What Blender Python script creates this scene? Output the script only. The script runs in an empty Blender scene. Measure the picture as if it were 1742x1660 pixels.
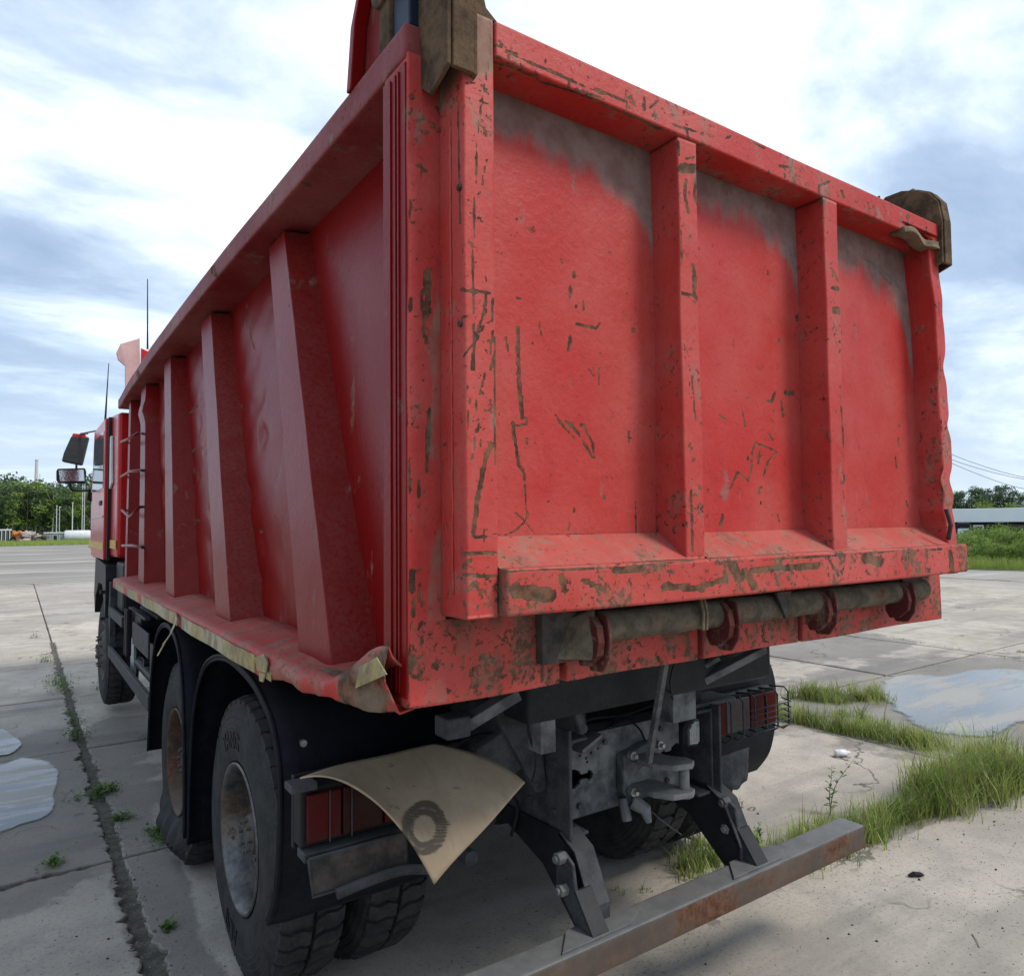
import bpy, bmesh, math, random
import numpy as np
from mathutils import Vector, Matrix
random.seed(7); RNG = np.random.default_rng(7)
R_ = math.radians
col = bpy.context.scene.collection
sc = bpy.context.scene
# ------------------------------------------------------------------ camera
FPX = 1229.0
def _basis():
    Y = np.array([28-871, 899-830, FPX]); Y = Y/np.linalg.norm(Y)
    X = np.array([2680-871, 872-830, FPX]); X = X/np.linalg.norm(X)
    Z = np.cross(X, Y); Z /= np.linalg.norm(Z); X = np.cross(Y, Z)
    return np.stack([X, Y, Z], 1)
RB = _basis()
CAM = np.array([-0.74977, -1.52218, 1.82112])
def at(px, py, axis, val):
    "point of the place seen at a photo pixel, on the plane x, y or z = val (metres)"
    d = RB.T @ np.array([(px-871)/FPX, (py-830)/FPX, 1.0])
    return CAM + d*(val-CAM[axis])/d[axis]
def proj(P):
    q = (np.asarray(P)-CAM) @ RB.T
    return 871+FPX*q[..., 0]/q[..., 2], 830+FPX*q[..., 1]/q[..., 2]
cd = bpy.data.cameras.new('camera'); cam = bpy.data.objects.new('camera', cd); col.objects.link(cam)
cd.sensor_width = 36; cd.sensor_fit = 'HORIZONTAL'; cd.lens = 36*FPX/1742; cd.clip_end = 3000; cd.clip_start = 0.05
rt, up, bk = RB.T @ [1, 0, 0], RB.T @ [0, -1, 0], RB.T @ [0, 0, -1]
cam.matrix_world = Matrix(((rt[0], up[0], bk[0], CAM[0]), (rt[1], up[1], bk[1], CAM[1]), (rt[2], up[2], bk[2], CAM[2]), (0, 0, 0, 1)))
sc.camera = cam
# ------------------------------------------------------------------ light
SUN_EL, SUN_AZ = 50, 142          # azimuth: clockwise from +Y ; the sun is behind the camera, to its right
w = bpy.data.worlds.new('World'); sc.world = w; w.use_nodes = True
nt = w.node_tree; nt.nodes.clear()
def wn(t, **k):
    n = nt.nodes.new(t)
    for a, v in k.items(): setattr(n, a, v)
    return n
sky = wn('ShaderNodeTexSky', sky_type='NISHITA', sun_disc=False)
sky.sun_elevation = R_(SUN_EL); sky.sun_rotation = R_(SUN_AZ); sky.air_density = 1.0; sky.dust_density = 2.0
tc = wn('ShaderNodeTexCoord'); sp = wn('ShaderNodeSeparateXYZ'); nt.links.new(tc.outputs['Generated'], sp.inputs[0])
def wm(op, a, b=None, clamp=False):
    n = wn('ShaderNodeMath', operation=op); n.use_clamp = clamp
    for i, v in enumerate((a, b)):
        if v is None: continue
        if isinstance(v, (int, float)): n.inputs[i].default_value = v
        else: nt.links.new(v, n.inputs[i])
    return n.outputs[0]
zz = wm('ADD', wm('MAXIMUM', sp.outputs[2], 0.0), 0.16)
cb = wn('ShaderNodeCombineXYZ')
nt.links.new(wm('DIVIDE', sp.outputs[0], zz), cb.inputs[0]); nt.links.new(wm('DIVIDE', sp.outputs[1], zz), cb.inputs[1])
mp = wn('ShaderNodeMapping'); nt.links.new(cb.outputs[0], mp.inputs[0])
mp.inputs['Rotation'].default_value = (0, 0, R_(-28)); mp.inputs['Scale'].default_value = (0.9, 1.5, 1); mp.inputs['Location'].default_value = (2.3, 0.7, 0)
n1 = wn('ShaderNodeTexNoise'); n1.inputs['Scale'].default_value = 1.7; n1.inputs['Detail'].default_value = 10; n1.inputs['Roughness'].default_value = 0.58; n1.inputs['Distortion'].default_value = 0.25
n2 = wn('ShaderNodeTexNoise'); n2.inputs['Scale'].default_value = 0.55; n2.inputs['Detail'].default_value = 3
nt.links.new(mp.outputs[0], n1.inputs['Vector']); nt.links.new(mp.outputs[0], n2.inputs['Vector'])
# the cloud sheet is thinner and brighter around the veiled patch above the truck
dv = wn('ShaderNodeVectorMath', operation='DOT_PRODUCT'); nt.links.new(tc.outputs['Generated'], dv.inputs[0])
g = RB.T @ np.array([(860-871)/FPX, (-150-830)/FPX, 1.0]); g /= np.linalg.norm(g); dv.inputs[1].default_value = tuple(g)
glow = wn('ShaderNodeMapRange', interpolation_type='SMOOTHERSTEP'); nt.links.new(dv.outputs['Value'], glow.inputs[0])
glow.inputs[1].default_value = 0.72; glow.inputs[2].default_value = 0.985
cl = wm('ADD', wm('MULTIPLY', n1.outputs[0], 0.72), wm('MULTIPLY', n2.outputs[0], 0.28))
cl = wm('ADD', cl, wm('MULTIPLY', glow.outputs[0], 0.17))
ramp = wn('ShaderNodeValToRGB'); nt.links.new(cl, ramp.inputs[0])
e = ramp.color_ramp.elements
e[0].position = 0.36; e[0].color = (2.3, 3.1, 4.3, 1)
e[1].position = 0.69; e[1].color = (7.9, 8.4, 8.9, 1)
k = e.new(0.47); k.color = (3.0, 3.85, 5.1, 1)
k = e.new(0.56); k.color = (4.5, 5.4, 6.5, 1)
hz = wn('ShaderNodeMapRange', interpolation_type='SMOOTHSTEP'); nt.links.new(sp.outputs[2], hz.inputs[0]); hz.inputs[1].default_value = -0.02; hz.inputs[2].default_value = 0.26
hz.inputs[3].default_value = 0.85; hz.inputs[4].default_value = 0.0
mxh = wn('ShaderNodeMixRGB'); nt.links.new(hz.outputs[0], mxh.inputs[0]); nt.links.new(ramp.outputs[0], mxh.inputs[1]); mxh.inputs[2].default_value = (4.6, 5.5, 6.5, 1)
mx = wn('ShaderNodeMixRGB'); mx.inputs[0].default_value = 0.86; nt.links.new(sky.outputs[0], mx.inputs[1]); nt.links.new(mxh.outputs[0], mx.inputs[2])
bg = wn('ShaderNodeBackground'); bg.inputs[1].default_value = 0.105; nt.links.new(mx.outputs[0], bg.inputs[0])
wo = wn('ShaderNodeOutputWorld'); nt.links.new(bg.outputs[0], wo.inputs[0])
sl = bpy.data.lights.new('sun', 'SUN'); sun = bpy.data.objects.new('sun', sl); col.objects.link(sun)
sl.energy = 1.5; sl.angle = R_(15); sl.color = (1, 0.93, 0.83)
sd = Vector((math.sin(R_(SUN_AZ))*math.cos(R_(SUN_EL)), math.cos(R_(SUN_AZ))*math.cos(R_(SUN_EL)), math.sin(R_(SUN_EL))))
sun.rotation_euler = sd.to_track_quat('Z', 'Y').to_euler(); sun.location = (0, -20, 30)
vs = sc.view_settings; vs.view_transform = 'Standard'; vs.look = 'None'; vs.exposure = 0.74; vs.gamma = 1; vs.use_curve_mapping = False

sc.cycles.max_bounces = 6; sc.cycles.diffuse_bounces = 1; sc.cycles.glossy_bounces = 3
# ------------------------------------------------------------------ shader helpers
class NT:
    def __init__(s, name):
        s.m = bpy.data.materials.new(name); s.m.use_nodes = True; s.t = s.m.node_tree; s.t.nodes.clear()
        s.out = s.n('ShaderNodeOutputMaterial'); s.bsdf = s.n('ShaderNodeBsdfPrincipled'); s.t.links.new(s.bsdf.outputs[0], s.out.inputs[0])
        g = s.n('ShaderNodeNewGeometry'); s.geo = g; s.pos = g.outputs['Position']
    def n(s, t, **k):
        x = s.t.nodes.new(t)
        for a, v in k.items(): setattr(x, a, v)
        return x
    def put(s, sock, v):
        if v is None: return
        if isinstance(v, bpy.types.NodeSocket): s.t.links.new(v, sock)
        elif isinstance(v, tuple) and len(v) == 3 and sock.type == 'RGBA': sock.default_value = (*v, 1)
        else: sock.default_value = v
    def math(s, op, a, b=None, c=None, clamp=False):
        x = s.n('ShaderNodeMath', operation=op); x.use_clamp = clamp
        for i, v in enumerate((a, b, c)): s.put(x.inputs[i], v)
        return x.outputs[0]
    def noise(s, scale, detail=5, rough=0.55, vec=None, st=None, off=(0, 0, 0), dist=0.0):
        if st or off != (0, 0, 0):
            m = s.n('ShaderNodeMapping'); s.put(m.inputs[0], vec or s.pos); m.inputs['Scale'].default_value = st or (1, 1, 1); m.inputs['Location'].default_value = off; vec = m.outputs[0]
        x = s.n('ShaderNodeTexNoise'); s.put(x.inputs['Vector'], vec or s.pos)
        x.inputs['Scale'].default_value = scale; x.inputs['Detail'].default_value = detail; x.inputs['Roughness'].default_value = rough; x.inputs['Distortion'].default_value = dist
        return x.outputs[0]
    def ss(s, v, a, b, lo=0.0, hi=1.0):
        x = s.n('ShaderNodeMapRange', interpolation_type='SMOOTHSTEP'); s.put(x.inputs[0], v)
        for i, q in zip((1, 2, 3, 4), (a, b, lo, hi)): s.put(x.inputs[i], q)
        return x.outputs[0]
    def mix(s, f, a, b, mode='MIX'):
        x = s.n('ShaderNodeMixRGB', blend_type=mode); s.put(x.inputs[0], f); s.put(x.inputs[1], a); s.put(x.inputs[2], b); return x.outputs[0]
    def attr(s, name):
        return s.n('ShaderNodeAttribute', attribute_name=name).outputs['Fac']
    def bump(s, h, strength=0.3, dist=0.01, nrm=None):
        x = s.n('ShaderNodeBump'); s.put(x.inputs['Height'], h); x.inputs['Strength'].default_value = strength; x.inputs['Distance'].default_value = dist
        if nrm: s.put(x.inputs['Normal'], nrm)
        return x.outputs[0]
    def done(s, color, rough, metal=0.0, normal=None, spec=0.5, **k):
        b = s.bsdf; s.put(b.inputs['Base Color'], color); s.put(b.inputs['Roughness'], rough); s.put(b.inputs['Metallic'], metal)
        if normal: s.put(b.inputs['Normal'], normal)
        s.put(b.inputs['Specular IOR Level'], spec)
        for a, v in k.items(): s.put(b.inputs[a.replace('_', ' ')], v)
        return s.m

def paint(name, base=(0.455, 0.024, 0.018), faded=(0.50, 0.082, 0.066), chips=0.5, mud=0.3, streak=0.3, rough=0.42, updust=0.5, gritty=0.5, scratch=0.4, flake=0.5, spec=0.30, dc1=(0.165, 0.122, 0.082), dc2=(0.25, 0.20, 0.148)):
    "old red truck paint: chips to rust, fine scratches, dried mud"
    s = NT(name)
    big = s.noise(1.6, 6, 0.6); mid = s.noise(7, 8, 0.62, off=(3, 1, 5)); fine = s.noise(70, 5, 0.7); spk = s.noise(240, 3, 0.6)
    c = s.mix(s.ss(big, 0.35, 0.68), base, faded)
    c = s.mix(s.ss(fine, 0.5, 0.75, 0, 0.35), c, (base[0]*0.62, base[1]*0.7, base[2]*0.7))
    zone = s.ss(mid, 0.40, 0.68)
    t = s.math('SUBTRACT', 0.785 - 0.19*chips, s.math('MULTIPLY', zone, 0.10))
    ch = s.noise(46, 8, 0.70, off=(1, 7, 2))
    chip = s.ss(s.math('SUBTRACT', ch, t), -0.004, 0.012)
    vs_ = s.noise(46, 5, 0.6, st=(1, 1, 0.10), off=(5, 2, 0)); hs_ = s.noise(52, 4, 0.6, st=(0.09, 0.09, 1), off=(0, 4, 6))
    sm = s.ss(s.noise(3.1, 4, 0.5, off=(9, 3, 3)), 0.46, 0.66)
    scv = s.math('MULTIPLY', s.ss(s.math('MAXIMUM', vs_, hs_), 0.80-0.14*scratch, 0.83-0.14*scratch), sm)
    wear = s.ss(s.math('ADD', s.attr('wear'), s.math('MULTIPLY', s.math('SUBTRACT', fine, 0.5), 0.55)), 0.30, 0.48)
    sp_ = s.ss(spk, 0.80-0.06*flake, 0.83-0.06*flake)
    allc = s.math('MAXIMUM', s.math('MAXIMUM', chip, scv), s.math('MAXIMUM', wear, s.math('MULTIPLY', sp_, 0.8)))
    rust = s.mix(s.ss(s.noise(22, 6, 0.7), 0.38, 0.62), (0.06, 0.028, 0.017), (0.19, 0.088, 0.046))
    c = s.mix(allc, c, rust)
    # small scuffs that only bruise the paint
    vo = s.n('ShaderNodeTexVoronoi', feature='DISTANCE_TO_EDGE'); va = s.n('ShaderNodeVectorMath', operation='MULTIPLY_ADD'); nn = s.n('ShaderNodeTexNoise'); nn.inputs['Scale'].default_value = 30; nn.inputs['Detail'].default_value = 4; s.put(nn.inputs['Vector'], s.pos)
    s.put(va.inputs[0], nn.outputs['Color']); va.inputs[1].default_value = (0.05, 0.05, 0.05); s.put(va.inputs[2], s.pos); s.put(vo.inputs['Vector'], va.outputs[0]); vo.inputs['Scale'].default_value = 38
    scuff = s.math('MULTIPLY', s.ss(vo.outputs['Distance'], 0.03, 0.07, 1, 0), s.ss(s.noise(13, 5, 0.6, off=(6, 1, 8)), 0.56, 0.66))
    c = s.mix(s.math('MULTIPLY', scuff, 0.55*flake), c, (base[0]*0.35, base[1]*0.7+0.01, base[2]*0.7+0.01))
    # dried mud and dust
    nz = s.n('ShaderNodeSeparateXYZ'); s.put(nz.inputs[0], s.geo.outputs['Normal'])
    upm = s.ss(nz.outputs[2], 0.25, 0.8, 0, updust)
    run = s.noise(20, 6, 0.65, st=(1, 1, 0.12), off=(2, 2, 2))
    mudm = s.math('MULTIPLY', s.ss(s.math('ADD', s.math('MULTIPLY', mid, 0.6), s.math('MULTIPLY', run, 0.4)), 0.60-0.22*mud, 0.69-0.22*mud), 0.75)
    strk = s.math('MULTIPLY', s.ss(run, 0.58, 0.74), streak)
    dat = s.attr('dust')
    dust = s.math('MAXIMUM', s.math('MAXIMUM', s.math('MULTIPLY', upm, s.ss(fine, 0.3, 0.6)), s.math('MULTIPLY', mudm, s.ss(mud*1.0+0.0 if False else fine, 0.25, 0.55))), strk)
    dust = s.math('MULTIPLY', dust, min(1, 0.35+mud+updust))
    dust = s.math('MAXIMUM', dust, s.ss(s.math('ADD', dat, s.math('ADD', s.math('MULTIPLY', s.math('SUBTRACT', mid, 0.5), 0.9), s.math('MULTIPLY', s.math('SUBTRACT', run, 0.5), 1.3))), 0.25, 0.85, 0, 0.94))
    dcol = s.mix(s.ss(s.noise(11, 6, 0.7, off=(4, 4, 4)), 0.35, 0.65), dc1, dc2)
    c = s.mix(s.math('MULTIPLY', dust, 0.84), c, dcol)
    r = s.math('ADD', rough, s.math('MULTIPLY', fine, 0.12)); r = s.math('MAXIMUM', r, s.math('MULTIPLY', s.math('MAXIMUM', allc, dust), 0.86))
    h = s.math('SUBTRACT', s.math('MULTIPLY', s.noise(48, 6, 0.65, off=(8, 8, 1)), gritty), s.math('MULTIPLY', allc, 0.35))
    nb = s.bump(s.noise(3.5, 2, 0.5), 0.10, 0.05)
    return s.done(c, r, 0, s.bump(h, 0.7, 0.005, nb), spec)
RED = paint('red_paint_rear', chips=0.42, mud=0.10, streak=0.10, rough=0.42, scratch=0.45, gritty=0.7, flake=0.8, dc1=(0.13, 0.118, 0.098), dc2=(0.215, 0.198, 0.168))
REDF = paint('red_paint_frame', chips=0.72, mud=0.30, streak=0.32, rough=0.5, scratch=0.75, gritty=0.6)
REDB = paint('red_paint_bumper_beam', chips=1.0, mud=0.50, dc1=(0.13, 0.078, 0.045), dc2=(0.22, 0.16, 0.105), streak=0.30, rough=0.55, scratch=0.9)
REDL = paint('red_paint_ledge', chips=0.72, mud=0.62, streak=0.2, rough=0.5, updust=0.35, scratch=0.4)
REDS = paint('red_paint_side_shaded', base=(0.205, 0.005, 0.005), faded=(0.225, 0.009, 0.009), chips=0.34, mud=0.10, streak=0.12, rough=0.25, scratch=0.40, spec=0.13, gritty=0.3, updust=0.55)  # truck red darkened: the weaker light on the left is put into the colour
REDSILL = paint('red_paint_sill', base=(0.40, 0.030, 0.020), chips=1.05, mud=0.60, streak=0.8, dc1=(0.09, 0.055, 0.034), dc2=(0.19, 0.125, 0.078), rough=0.5, scratch=0.9)
REDC = paint('red_paint_cab', base=(0.50, 0.012, 0.012), faded=(0.52, 0.02, 0.02), chips=0.05, mud=0.0, streak=0.02, rough=0.16, gritty=0.0, updust=0.2, scratch=0.0, flake=0)
RAILM = paint('red_paint_rail_faded', spec=0.18, base=(0.19, 0.012, 0.014), faded=(0.27, 0.075, 0.07), chips=0.62, mud=0.22, streak=0.35, rough=0.45, updust=0.8, scratch=0.5)

def steel(name, c1, c2, rough=0.6, metal=0.0, rust=0.0, rc=(0.16, 0.07, 0.035), dust=0.3, dc=(0.20, 0.19, 0.175), sc_=12, bs=0.3, spec=0.22):
    s = NT(name); a = s.noise(sc_, 7, 0.65); b = s.noise(sc_*6, 5, 0.7, off=(2, 5, 1)); big = s.noise(2.4, 5, 0.6, off=(7, 0, 3))
    c = s.mix(s.ss(a, 0.35, 0.65), c1, c2)
    rm = s.math('MULTIPLY', s.ss(s.math('ADD', s.math('MULTIPLY', big, 0.5), s.math('MULTIPLY', a, 0.5)), 0.66-0.3*rust, 0.78-0.3*rust), 1.0 if rust > 0 else 0.0)
    c = s.mix(rm, c, s.mix(s.ss(b, 0.35, 0.65), (rc[0]*0.5, rc[1]*0.45, rc[2]*0.4), rc))
    nz = s.n('ShaderNodeSeparateXYZ'); s.put(nz.inputs[0], s.geo.outputs['Normal'])
    d = s.math('MULTIPLY', s.math('MAXIMUM', s.ss(nz.outputs[2], 0.3, 0.9, 0, 0.9), s.ss(b, 0.45, 0.75, 0, 0.6)), dust)
    c = s.mix(d, c, dc)
    r = s.math('MAXIMUM', s.math('ADD', rough-0.08, s.math('MULTIPLY', b, 0.16)), s.math('MULTIPLY', s.math('MAXIMUM', rm, d), 0.85))
    return s.done(c, r, metal, s.bump(b, bs, 0.004), spec)
BLACKM = steel('chassis_black', (0.008, 0.009, 0.011), (0.016, 0.017, 0.02), 0.5, dust=0.25, dc=(0.07, 0.068, 0.066))
CHAS = steel('chassis_dusty_grey', (0.028, 0.031, 0.035), (0.062, 0.066, 0.07), 0.6, dust=0.6, rust=0.15, dc=(0.12, 0.116, 0.11))
CHASL = steel('chassis_light_grey', (0.045, 0.05, 0.056), (0.19, 0.195, 0.19), 0.65, dust=0.5, rust=0.25, dc=(0.16, 0.155, 0.145), sc_=7)
BEAMM = steel('underrun_steel', (0.075, 0.082, 0.09), (0.13, 0.138, 0.145), 0.5, dust=0.4, rust=0.30, rc=(0.17, 0.08, 0.045))
BEAMR = steel('underrun_rusty_face', (0.075, 0.058, 0.048), (0.125, 0.088, 0.066), 0.6, dust=0.15, rust=0.66, rc=(0.14, 0.068, 0.04), sc_=5)
MUDST = steel('mud_caked_steel', (0.13, 0.095, 0.06), (0.24, 0.185, 0.12), 0.9, dust=0.45, rust=0.35, dc=(0.25, 0.20, 0.135), bs=0.9)
HINGEM = steel('hinge_rust', (0.05, 0.031, 0.018), (0.16, 0.10, 0.055), 0.9, dust=0.35, rust=0.5, dc=(0.2, 0.15, 0.095), bs=1.0, rc=(0.10, 0.055, 0.028))
PIPEM = steel('shaft_mud', (0.07, 0.055, 0.038), (0.17, 0.135, 0.095), 0.9, dust=0.4, rust=0.4, dc=(0.19, 0.155, 0.11), bs=1.0)
DARKMUD = steel('greasy_dark_steel', (0.03, 0.027, 0.026), (0.09, 0.072, 0.06), 0.75, dust=0.2, rust=0.45, bs=0.8)
PLAST = steel('fender_plastic', (0.005, 0.006, 0.010), (0.009, 0.011, 0.016), 0.55, spec=0.12, dust=0.10, dc=(0.12, 0.12, 0.12), bs=0.12)
RIMM = steel('rim_steel', (0.06, 0.06, 0.06), (0.17, 0.165, 0.16), 0.36, metal=0.6, dust=0.15, rust=0.55, rc=(0.16, 0.11, 0.075), dc=(0.2, 0.18, 0.15))
RIMR = steel('rim_rusty', (0.05, 0.032, 0.022), (0.11, 0.07, 0.046), 0.6, metal=0.2, dust=0.3, rust=0.55, dc=(0.22, 0.19, 0.15))
HUBM = steel('hub_dusty', (0.05, 0.045, 0.04), (0.10, 0.09, 0.08), 0.7, dust=0.5, rust=0.3)
HOOKM = paint('red_paint_hooks', base=(0.07, 0.008, 0.008), faded=(0.09, 0.018, 0.015), chips=0.8, mud=0.4, streak=0.1, rough=0.55)
CHROME = steel('bolt_metal', (0.35, 0.34, 0.32), (0.45, 0.44, 0.42), 0.4, metal=0.8, dust=0.3)
def tyre_mat():
    s = NT('tyre_rubber'); a = s.noise(9, 6, 0.65); b = s.noise(90, 4, 0.6)
    c = s.mix(s.ss(a, 0.3, 0.7), (0.020, 0.020, 0.021), (0.045, 0.044, 0.042)); c = s.mix(s.ss(b, 0.55, 0.75, 0, 0.4), c, (0.12, 0.115, 0.105))
    return s.done(c, 0.78, 0, s.bump(b, 0.25, 0.002), 0.2)
TYRE = tyre_mat()
def flat(name, c, rough=0.5, metal=0, var=0.2, scale=20, **k):
    s = NT(name); a = s.noise(scale, 6, 0.65)
    cc = s.mix(s.ss(a, 0.3, 0.7), tuple(x*(1-var) for x in c), tuple(min(1, x*(1+var)) for x in c))
    k.setdefault('spec', 0.25); return s.done(cc, rough, metal, s.bump(a, 0.15, 0.003), **k)
TAPE = (lambda s: s.done(s.mix(s.ss(s.noise(9, 7, 0.7), 0.42, 0.6), s.mix(s.ss(s.noise(3, 3), 0.42, 0.6), (0.34, 0.26, 0.07), (0.36, 0.32, 0.20)), (0.16, 0.115, 0.06)), 0.45, 0, s.bump(s.noise(60, 4), 0.3, 0.003)))(NT('yellow_reflective_tape'))
TAPER = flat('cab_yellow_tape', (0.55, 0.36, 0.05), 0.4)
RUBBER = flat('black_rubber', (0.014, 0.014, 0.015), 0.55)
def lensm(name, c):
    s = NT(name)
    w = s.n('ShaderNodeTexBrick'); w.inputs['Scale'].default_value = 60; s.put(w.inputs['Vector'], s.pos)
    h = s.noise(120, 2); d = s.noise(14, 6, 0.7, off=(2, 2, 2))
    cc = s.mix(s.ss(d, 0.42, 0.7, 0.1, 0.75), c, (0.03, 0.022, 0.02))
    return s.done(cc, 0.35, 0, s.bump(h, 0.3, 0.003), 0.12)
LENSR = lensm('red_lens', (0.085, 0.001, 0.002)); LENSO = lensm('orange_lens', (0.035, 0.007, 0.004)); LENSW = lensm('clear_lens', (0.42, 0.42, 0.38))
GLASSW = flat('sky_lit_window', (0.10, 0.12, 0.13), 0.04, 0, 0.05, spec=1.0)
MIRR = flat('mirror_glass', (0.75, 0.78, 0.8), 0.03, 1.0, 0.02)
BLUEBLK = flat('gap_shade_blue', (0.010, 0.016, 0.035), 0.4)
WHITEP = flat('dirty_white_paint', (0.62, 0.63, 0.62), 0.5, 0, 0.1, 3)
PINKW = flat('pink_white_paint_glare', (0.55, 0.34, 0.33), 0.35, 0, 0.15, 4)

# ------------------------------------------------------------------ mesh helpers
def setp(o, label=None, cat=None, group=None, kind=None):
    if label: o['label'] = label
    if cat: o['category'] = cat
    if group: o['group'] = group
    if kind: o['kind'] = kind
    return o
WL = {}
def wloc(o): return WL.get(o.name, Vector((0, 0, 0)))
def empty(name, loc, label, cat, group=None):
    o = bpy.data.objects.new(name, None); col.objects.link(o); o.location = loc; o.empty_display_size = 0.2; WL[o.name] = Vector(loc)
    return setp(o, label, cat, group)
def link_mesh(name, me, mat, parent=None, bevel=0, smooth=False, kind=None, base=False):
    V = np.empty(len(me.vertices)*3, dtype=np.float32); me.vertices.foreach_get('co', V); V = V.reshape(-1, 3)
    c = (V.min(0)+V.max(0))/2
    if base: c[2] = V[:, 2].min()
    V -= c; me.vertices.foreach_set('co', V.ravel())
    for m in (mat if isinstance(mat, (list, tuple)) else [mat]): me.materials.append(m)
    o = bpy.data.objects.new(name, me); col.objects.link(o)
    cw = Vector([float(x) for x in c])
    if parent: o.parent = parent; o.location = cw-wloc(parent)
    else: o.location = cw
    WL[o.name] = cw
    if smooth: me.polygons.foreach_set('use_smooth', [True]*len(me.polygons))
    if bevel:
        md = o.modifiers.new('bevel', 'BEVEL'); md.width = bevel; md.segments = 2; md.limit_method = 'ANGLE'; md.angle_limit = R_(38)
    if kind: o['kind'] = kind
    me.update()
    return o
class G:
    def __init__(s): s.v = []; s.f = []; s.mi = []
    def add(s, vs, fs, mi=0):
        b = len(s.v); s.v += [tuple(map(float, v)) for v in vs]; s.f += [tuple(b+i for i in f) for f in fs]; s.mi += [mi]*len(fs); return s
    def hexa(s, p, mi=0):   # p: 4 bottom (ccw) + 4 top
        return s.add(p, [(3, 2, 1, 0), (4, 5, 6, 7), (0, 1, 5, 4), (1, 2, 6, 5), (2, 3, 7, 6), (3, 0, 4, 7)], mi)
    def box(s, x0, x1, y0, y1, z0, z1, mi=0):
        return s.hexa([(x0, y0, z0), (x1, y0, z0), (x1, y1, z0), (x0, y1, z0), (x0, y0, z1), (x1, y0, z1), (x1, y1, z1), (x0, y1, z1)], mi)
    def prism(s, poly, axis, t0, t1, mi=0):
        "closed polygon (a,b) in the two other axes, extruded along axis"
        def P(a, b, t): return {0: (t, a, b), 1: (a, t, b), 2: (a, b, t)}[axis]
        n = len(poly); area = sum(poly[i][0]*poly[(i+1) % n][1]-poly[(i+1) % n][0]*poly[i][1] for i in range(n))
        if (area < 0) != (axis == 1): poly = poly[::-1]
        vs = [P(a, b, t0) for a, b in poly]+[P(a, b, t1) for a, b in poly]
        fs = [tuple(range(n))[::-1], tuple(range(n, 2*n))]+[(i, (i+1) % n, n+(i+1) % n, n+i) for i in range(n)]
        return s.add(vs, fs, mi)
    def sheet(s, pts, off, mi=0):
        "polygon of 3-D points extruded by a vector"
        n = len(pts); o = np.array(off); p = [np.array(q) for q in pts]
        return s.add(p+[q+o for q in p], [tuple(range(n))[::-1], tuple(range(n, 2*n))]+[(i, (i+1) % n, n+(i+1) % n, n+i) for i in range(n)], mi)
    def tube(s, pts, r, n=8, mi=0, caps=True):
        P = [Vector(p) for p in pts]; rs = r if isinstance(r, (list, tuple)) else [r]*len(P); rings = []
        for i, p in enumerate(P):
            d = (P[min(i+1, len(P)-1)]-P[max(i-1, 0)]).normalized(); u = d.orthogonal().normalized() if i == 0 else (u-d*u.dot(d)).normalized()
            v = d.cross(u); rings.append([p+(u*math.cos(2*math.pi*k/n)+v*math.sin(2*math.pi*k/n))*rs[i] for k in range(n)])
        vs = [q for rg in rings for q in rg]; fs = []
        for i in range(len(P)-1):
            for k in range(n): a = i*n+k; b = i*n+(k+1) % n; fs.append((a, b, b+n, a+n))
        if caps: fs += [tuple(range(n))[::-1], tuple((len(P)-1)*n+k for k in range(n))]
        return s.add(vs, fs, mi)
    def lathe(s, prof, c, axis=0, n=48, mi=0, sgn=1, closed=False):
        "profile (t, r) turned about an axis through c"
        vs = []; m = len(prof)
        for k in range(n):
            a = 2*math.pi*k/n
            for t, r in prof:
                q = [0, 0, 0]; q[axis] = t*sgn; o = [i for i in range(3) if i != axis]; q[o[0]] = r*math.cos(a); q[o[1]] = r*math.sin(a)
                vs.append((c[0]+q[0], c[1]+q[1], c[2]+q[2]))
        fs = []
        for k in range(n):
            k2 = (k+1) % n
            for i in range(m if closed else m-1):
                i2 = (i+1) % m
                f = (k*m+i, k2*m+i, k2*m+i2, k*m+i2); fs.append(f if sgn > 0 else f[::-1])
        return s.add(vs, fs, mi)
    def build(s, name, mat, parent=None, bevel=0, smooth=False, kind=None, base=False, fix=True):
        me = bpy.data.meshes.new(name); me.from_pydata(s.v, [], s.f)
        me.polygons.foreach_set('material_index', s.mi)
        if fix:
            bm = bmesh.new(); bm.from_mesh(me); bmesh.ops.recalc_face_normals(bm, faces=bm.faces); bm.to_mesh(me); bm.free()
        return link_mesh(name, me, mat, parent, bevel, smooth, kind, base)

_W = [(RNG.normal(size=3), RNG.uniform(0, 6.28)) for _ in range(24)]
def fnoise(P, f, seed=0):
    "smooth pseudo noise -1..1 for an (n,3) array"
    o = np.zeros(len(P))
    for i in range(8):
        d, ph = _W[(i+seed*5) % 24]
        o += np.sin(P @ (d*f*(0.7+0.13*i))+ph+seed*1.7+i)
    return o/3.2
def pl_wear(P, lines):
    "how deep each vertex lies inside the scratches traced on the photo: (points, width px)"
    X, Y = proj(P); out = np.zeros(len(P)); jit = fnoise(P, 90, 1)*0.8+fnoise(P, 230, 2)*0.6
    for pts, wd in lines:
        pts = [(pts[0][0], pts[0][1]-wd*0.4), (pts[0][0]+0.01, pts[0][1]+wd*0.4)] if len(pts) == 1 else pts
        for (ax, ay), (bx, by) in zip(pts[:-1], pts[1:]):
            vx, vy = bx-ax, by-ay; L2 = vx*vx+vy*vy+1e-9
            t = np.clip(((X-ax)*vx+(Y-ay)*vy)/L2, 0, 1); d = np.hypot(X-ax-t*vx, Y-ay-t*vy)+jit*min(1, wd*0.35)
            out = np.maximum(out, np.clip(1-(d-wd*0.5+0.7)/2.2, 0, 1))
    return out
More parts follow.
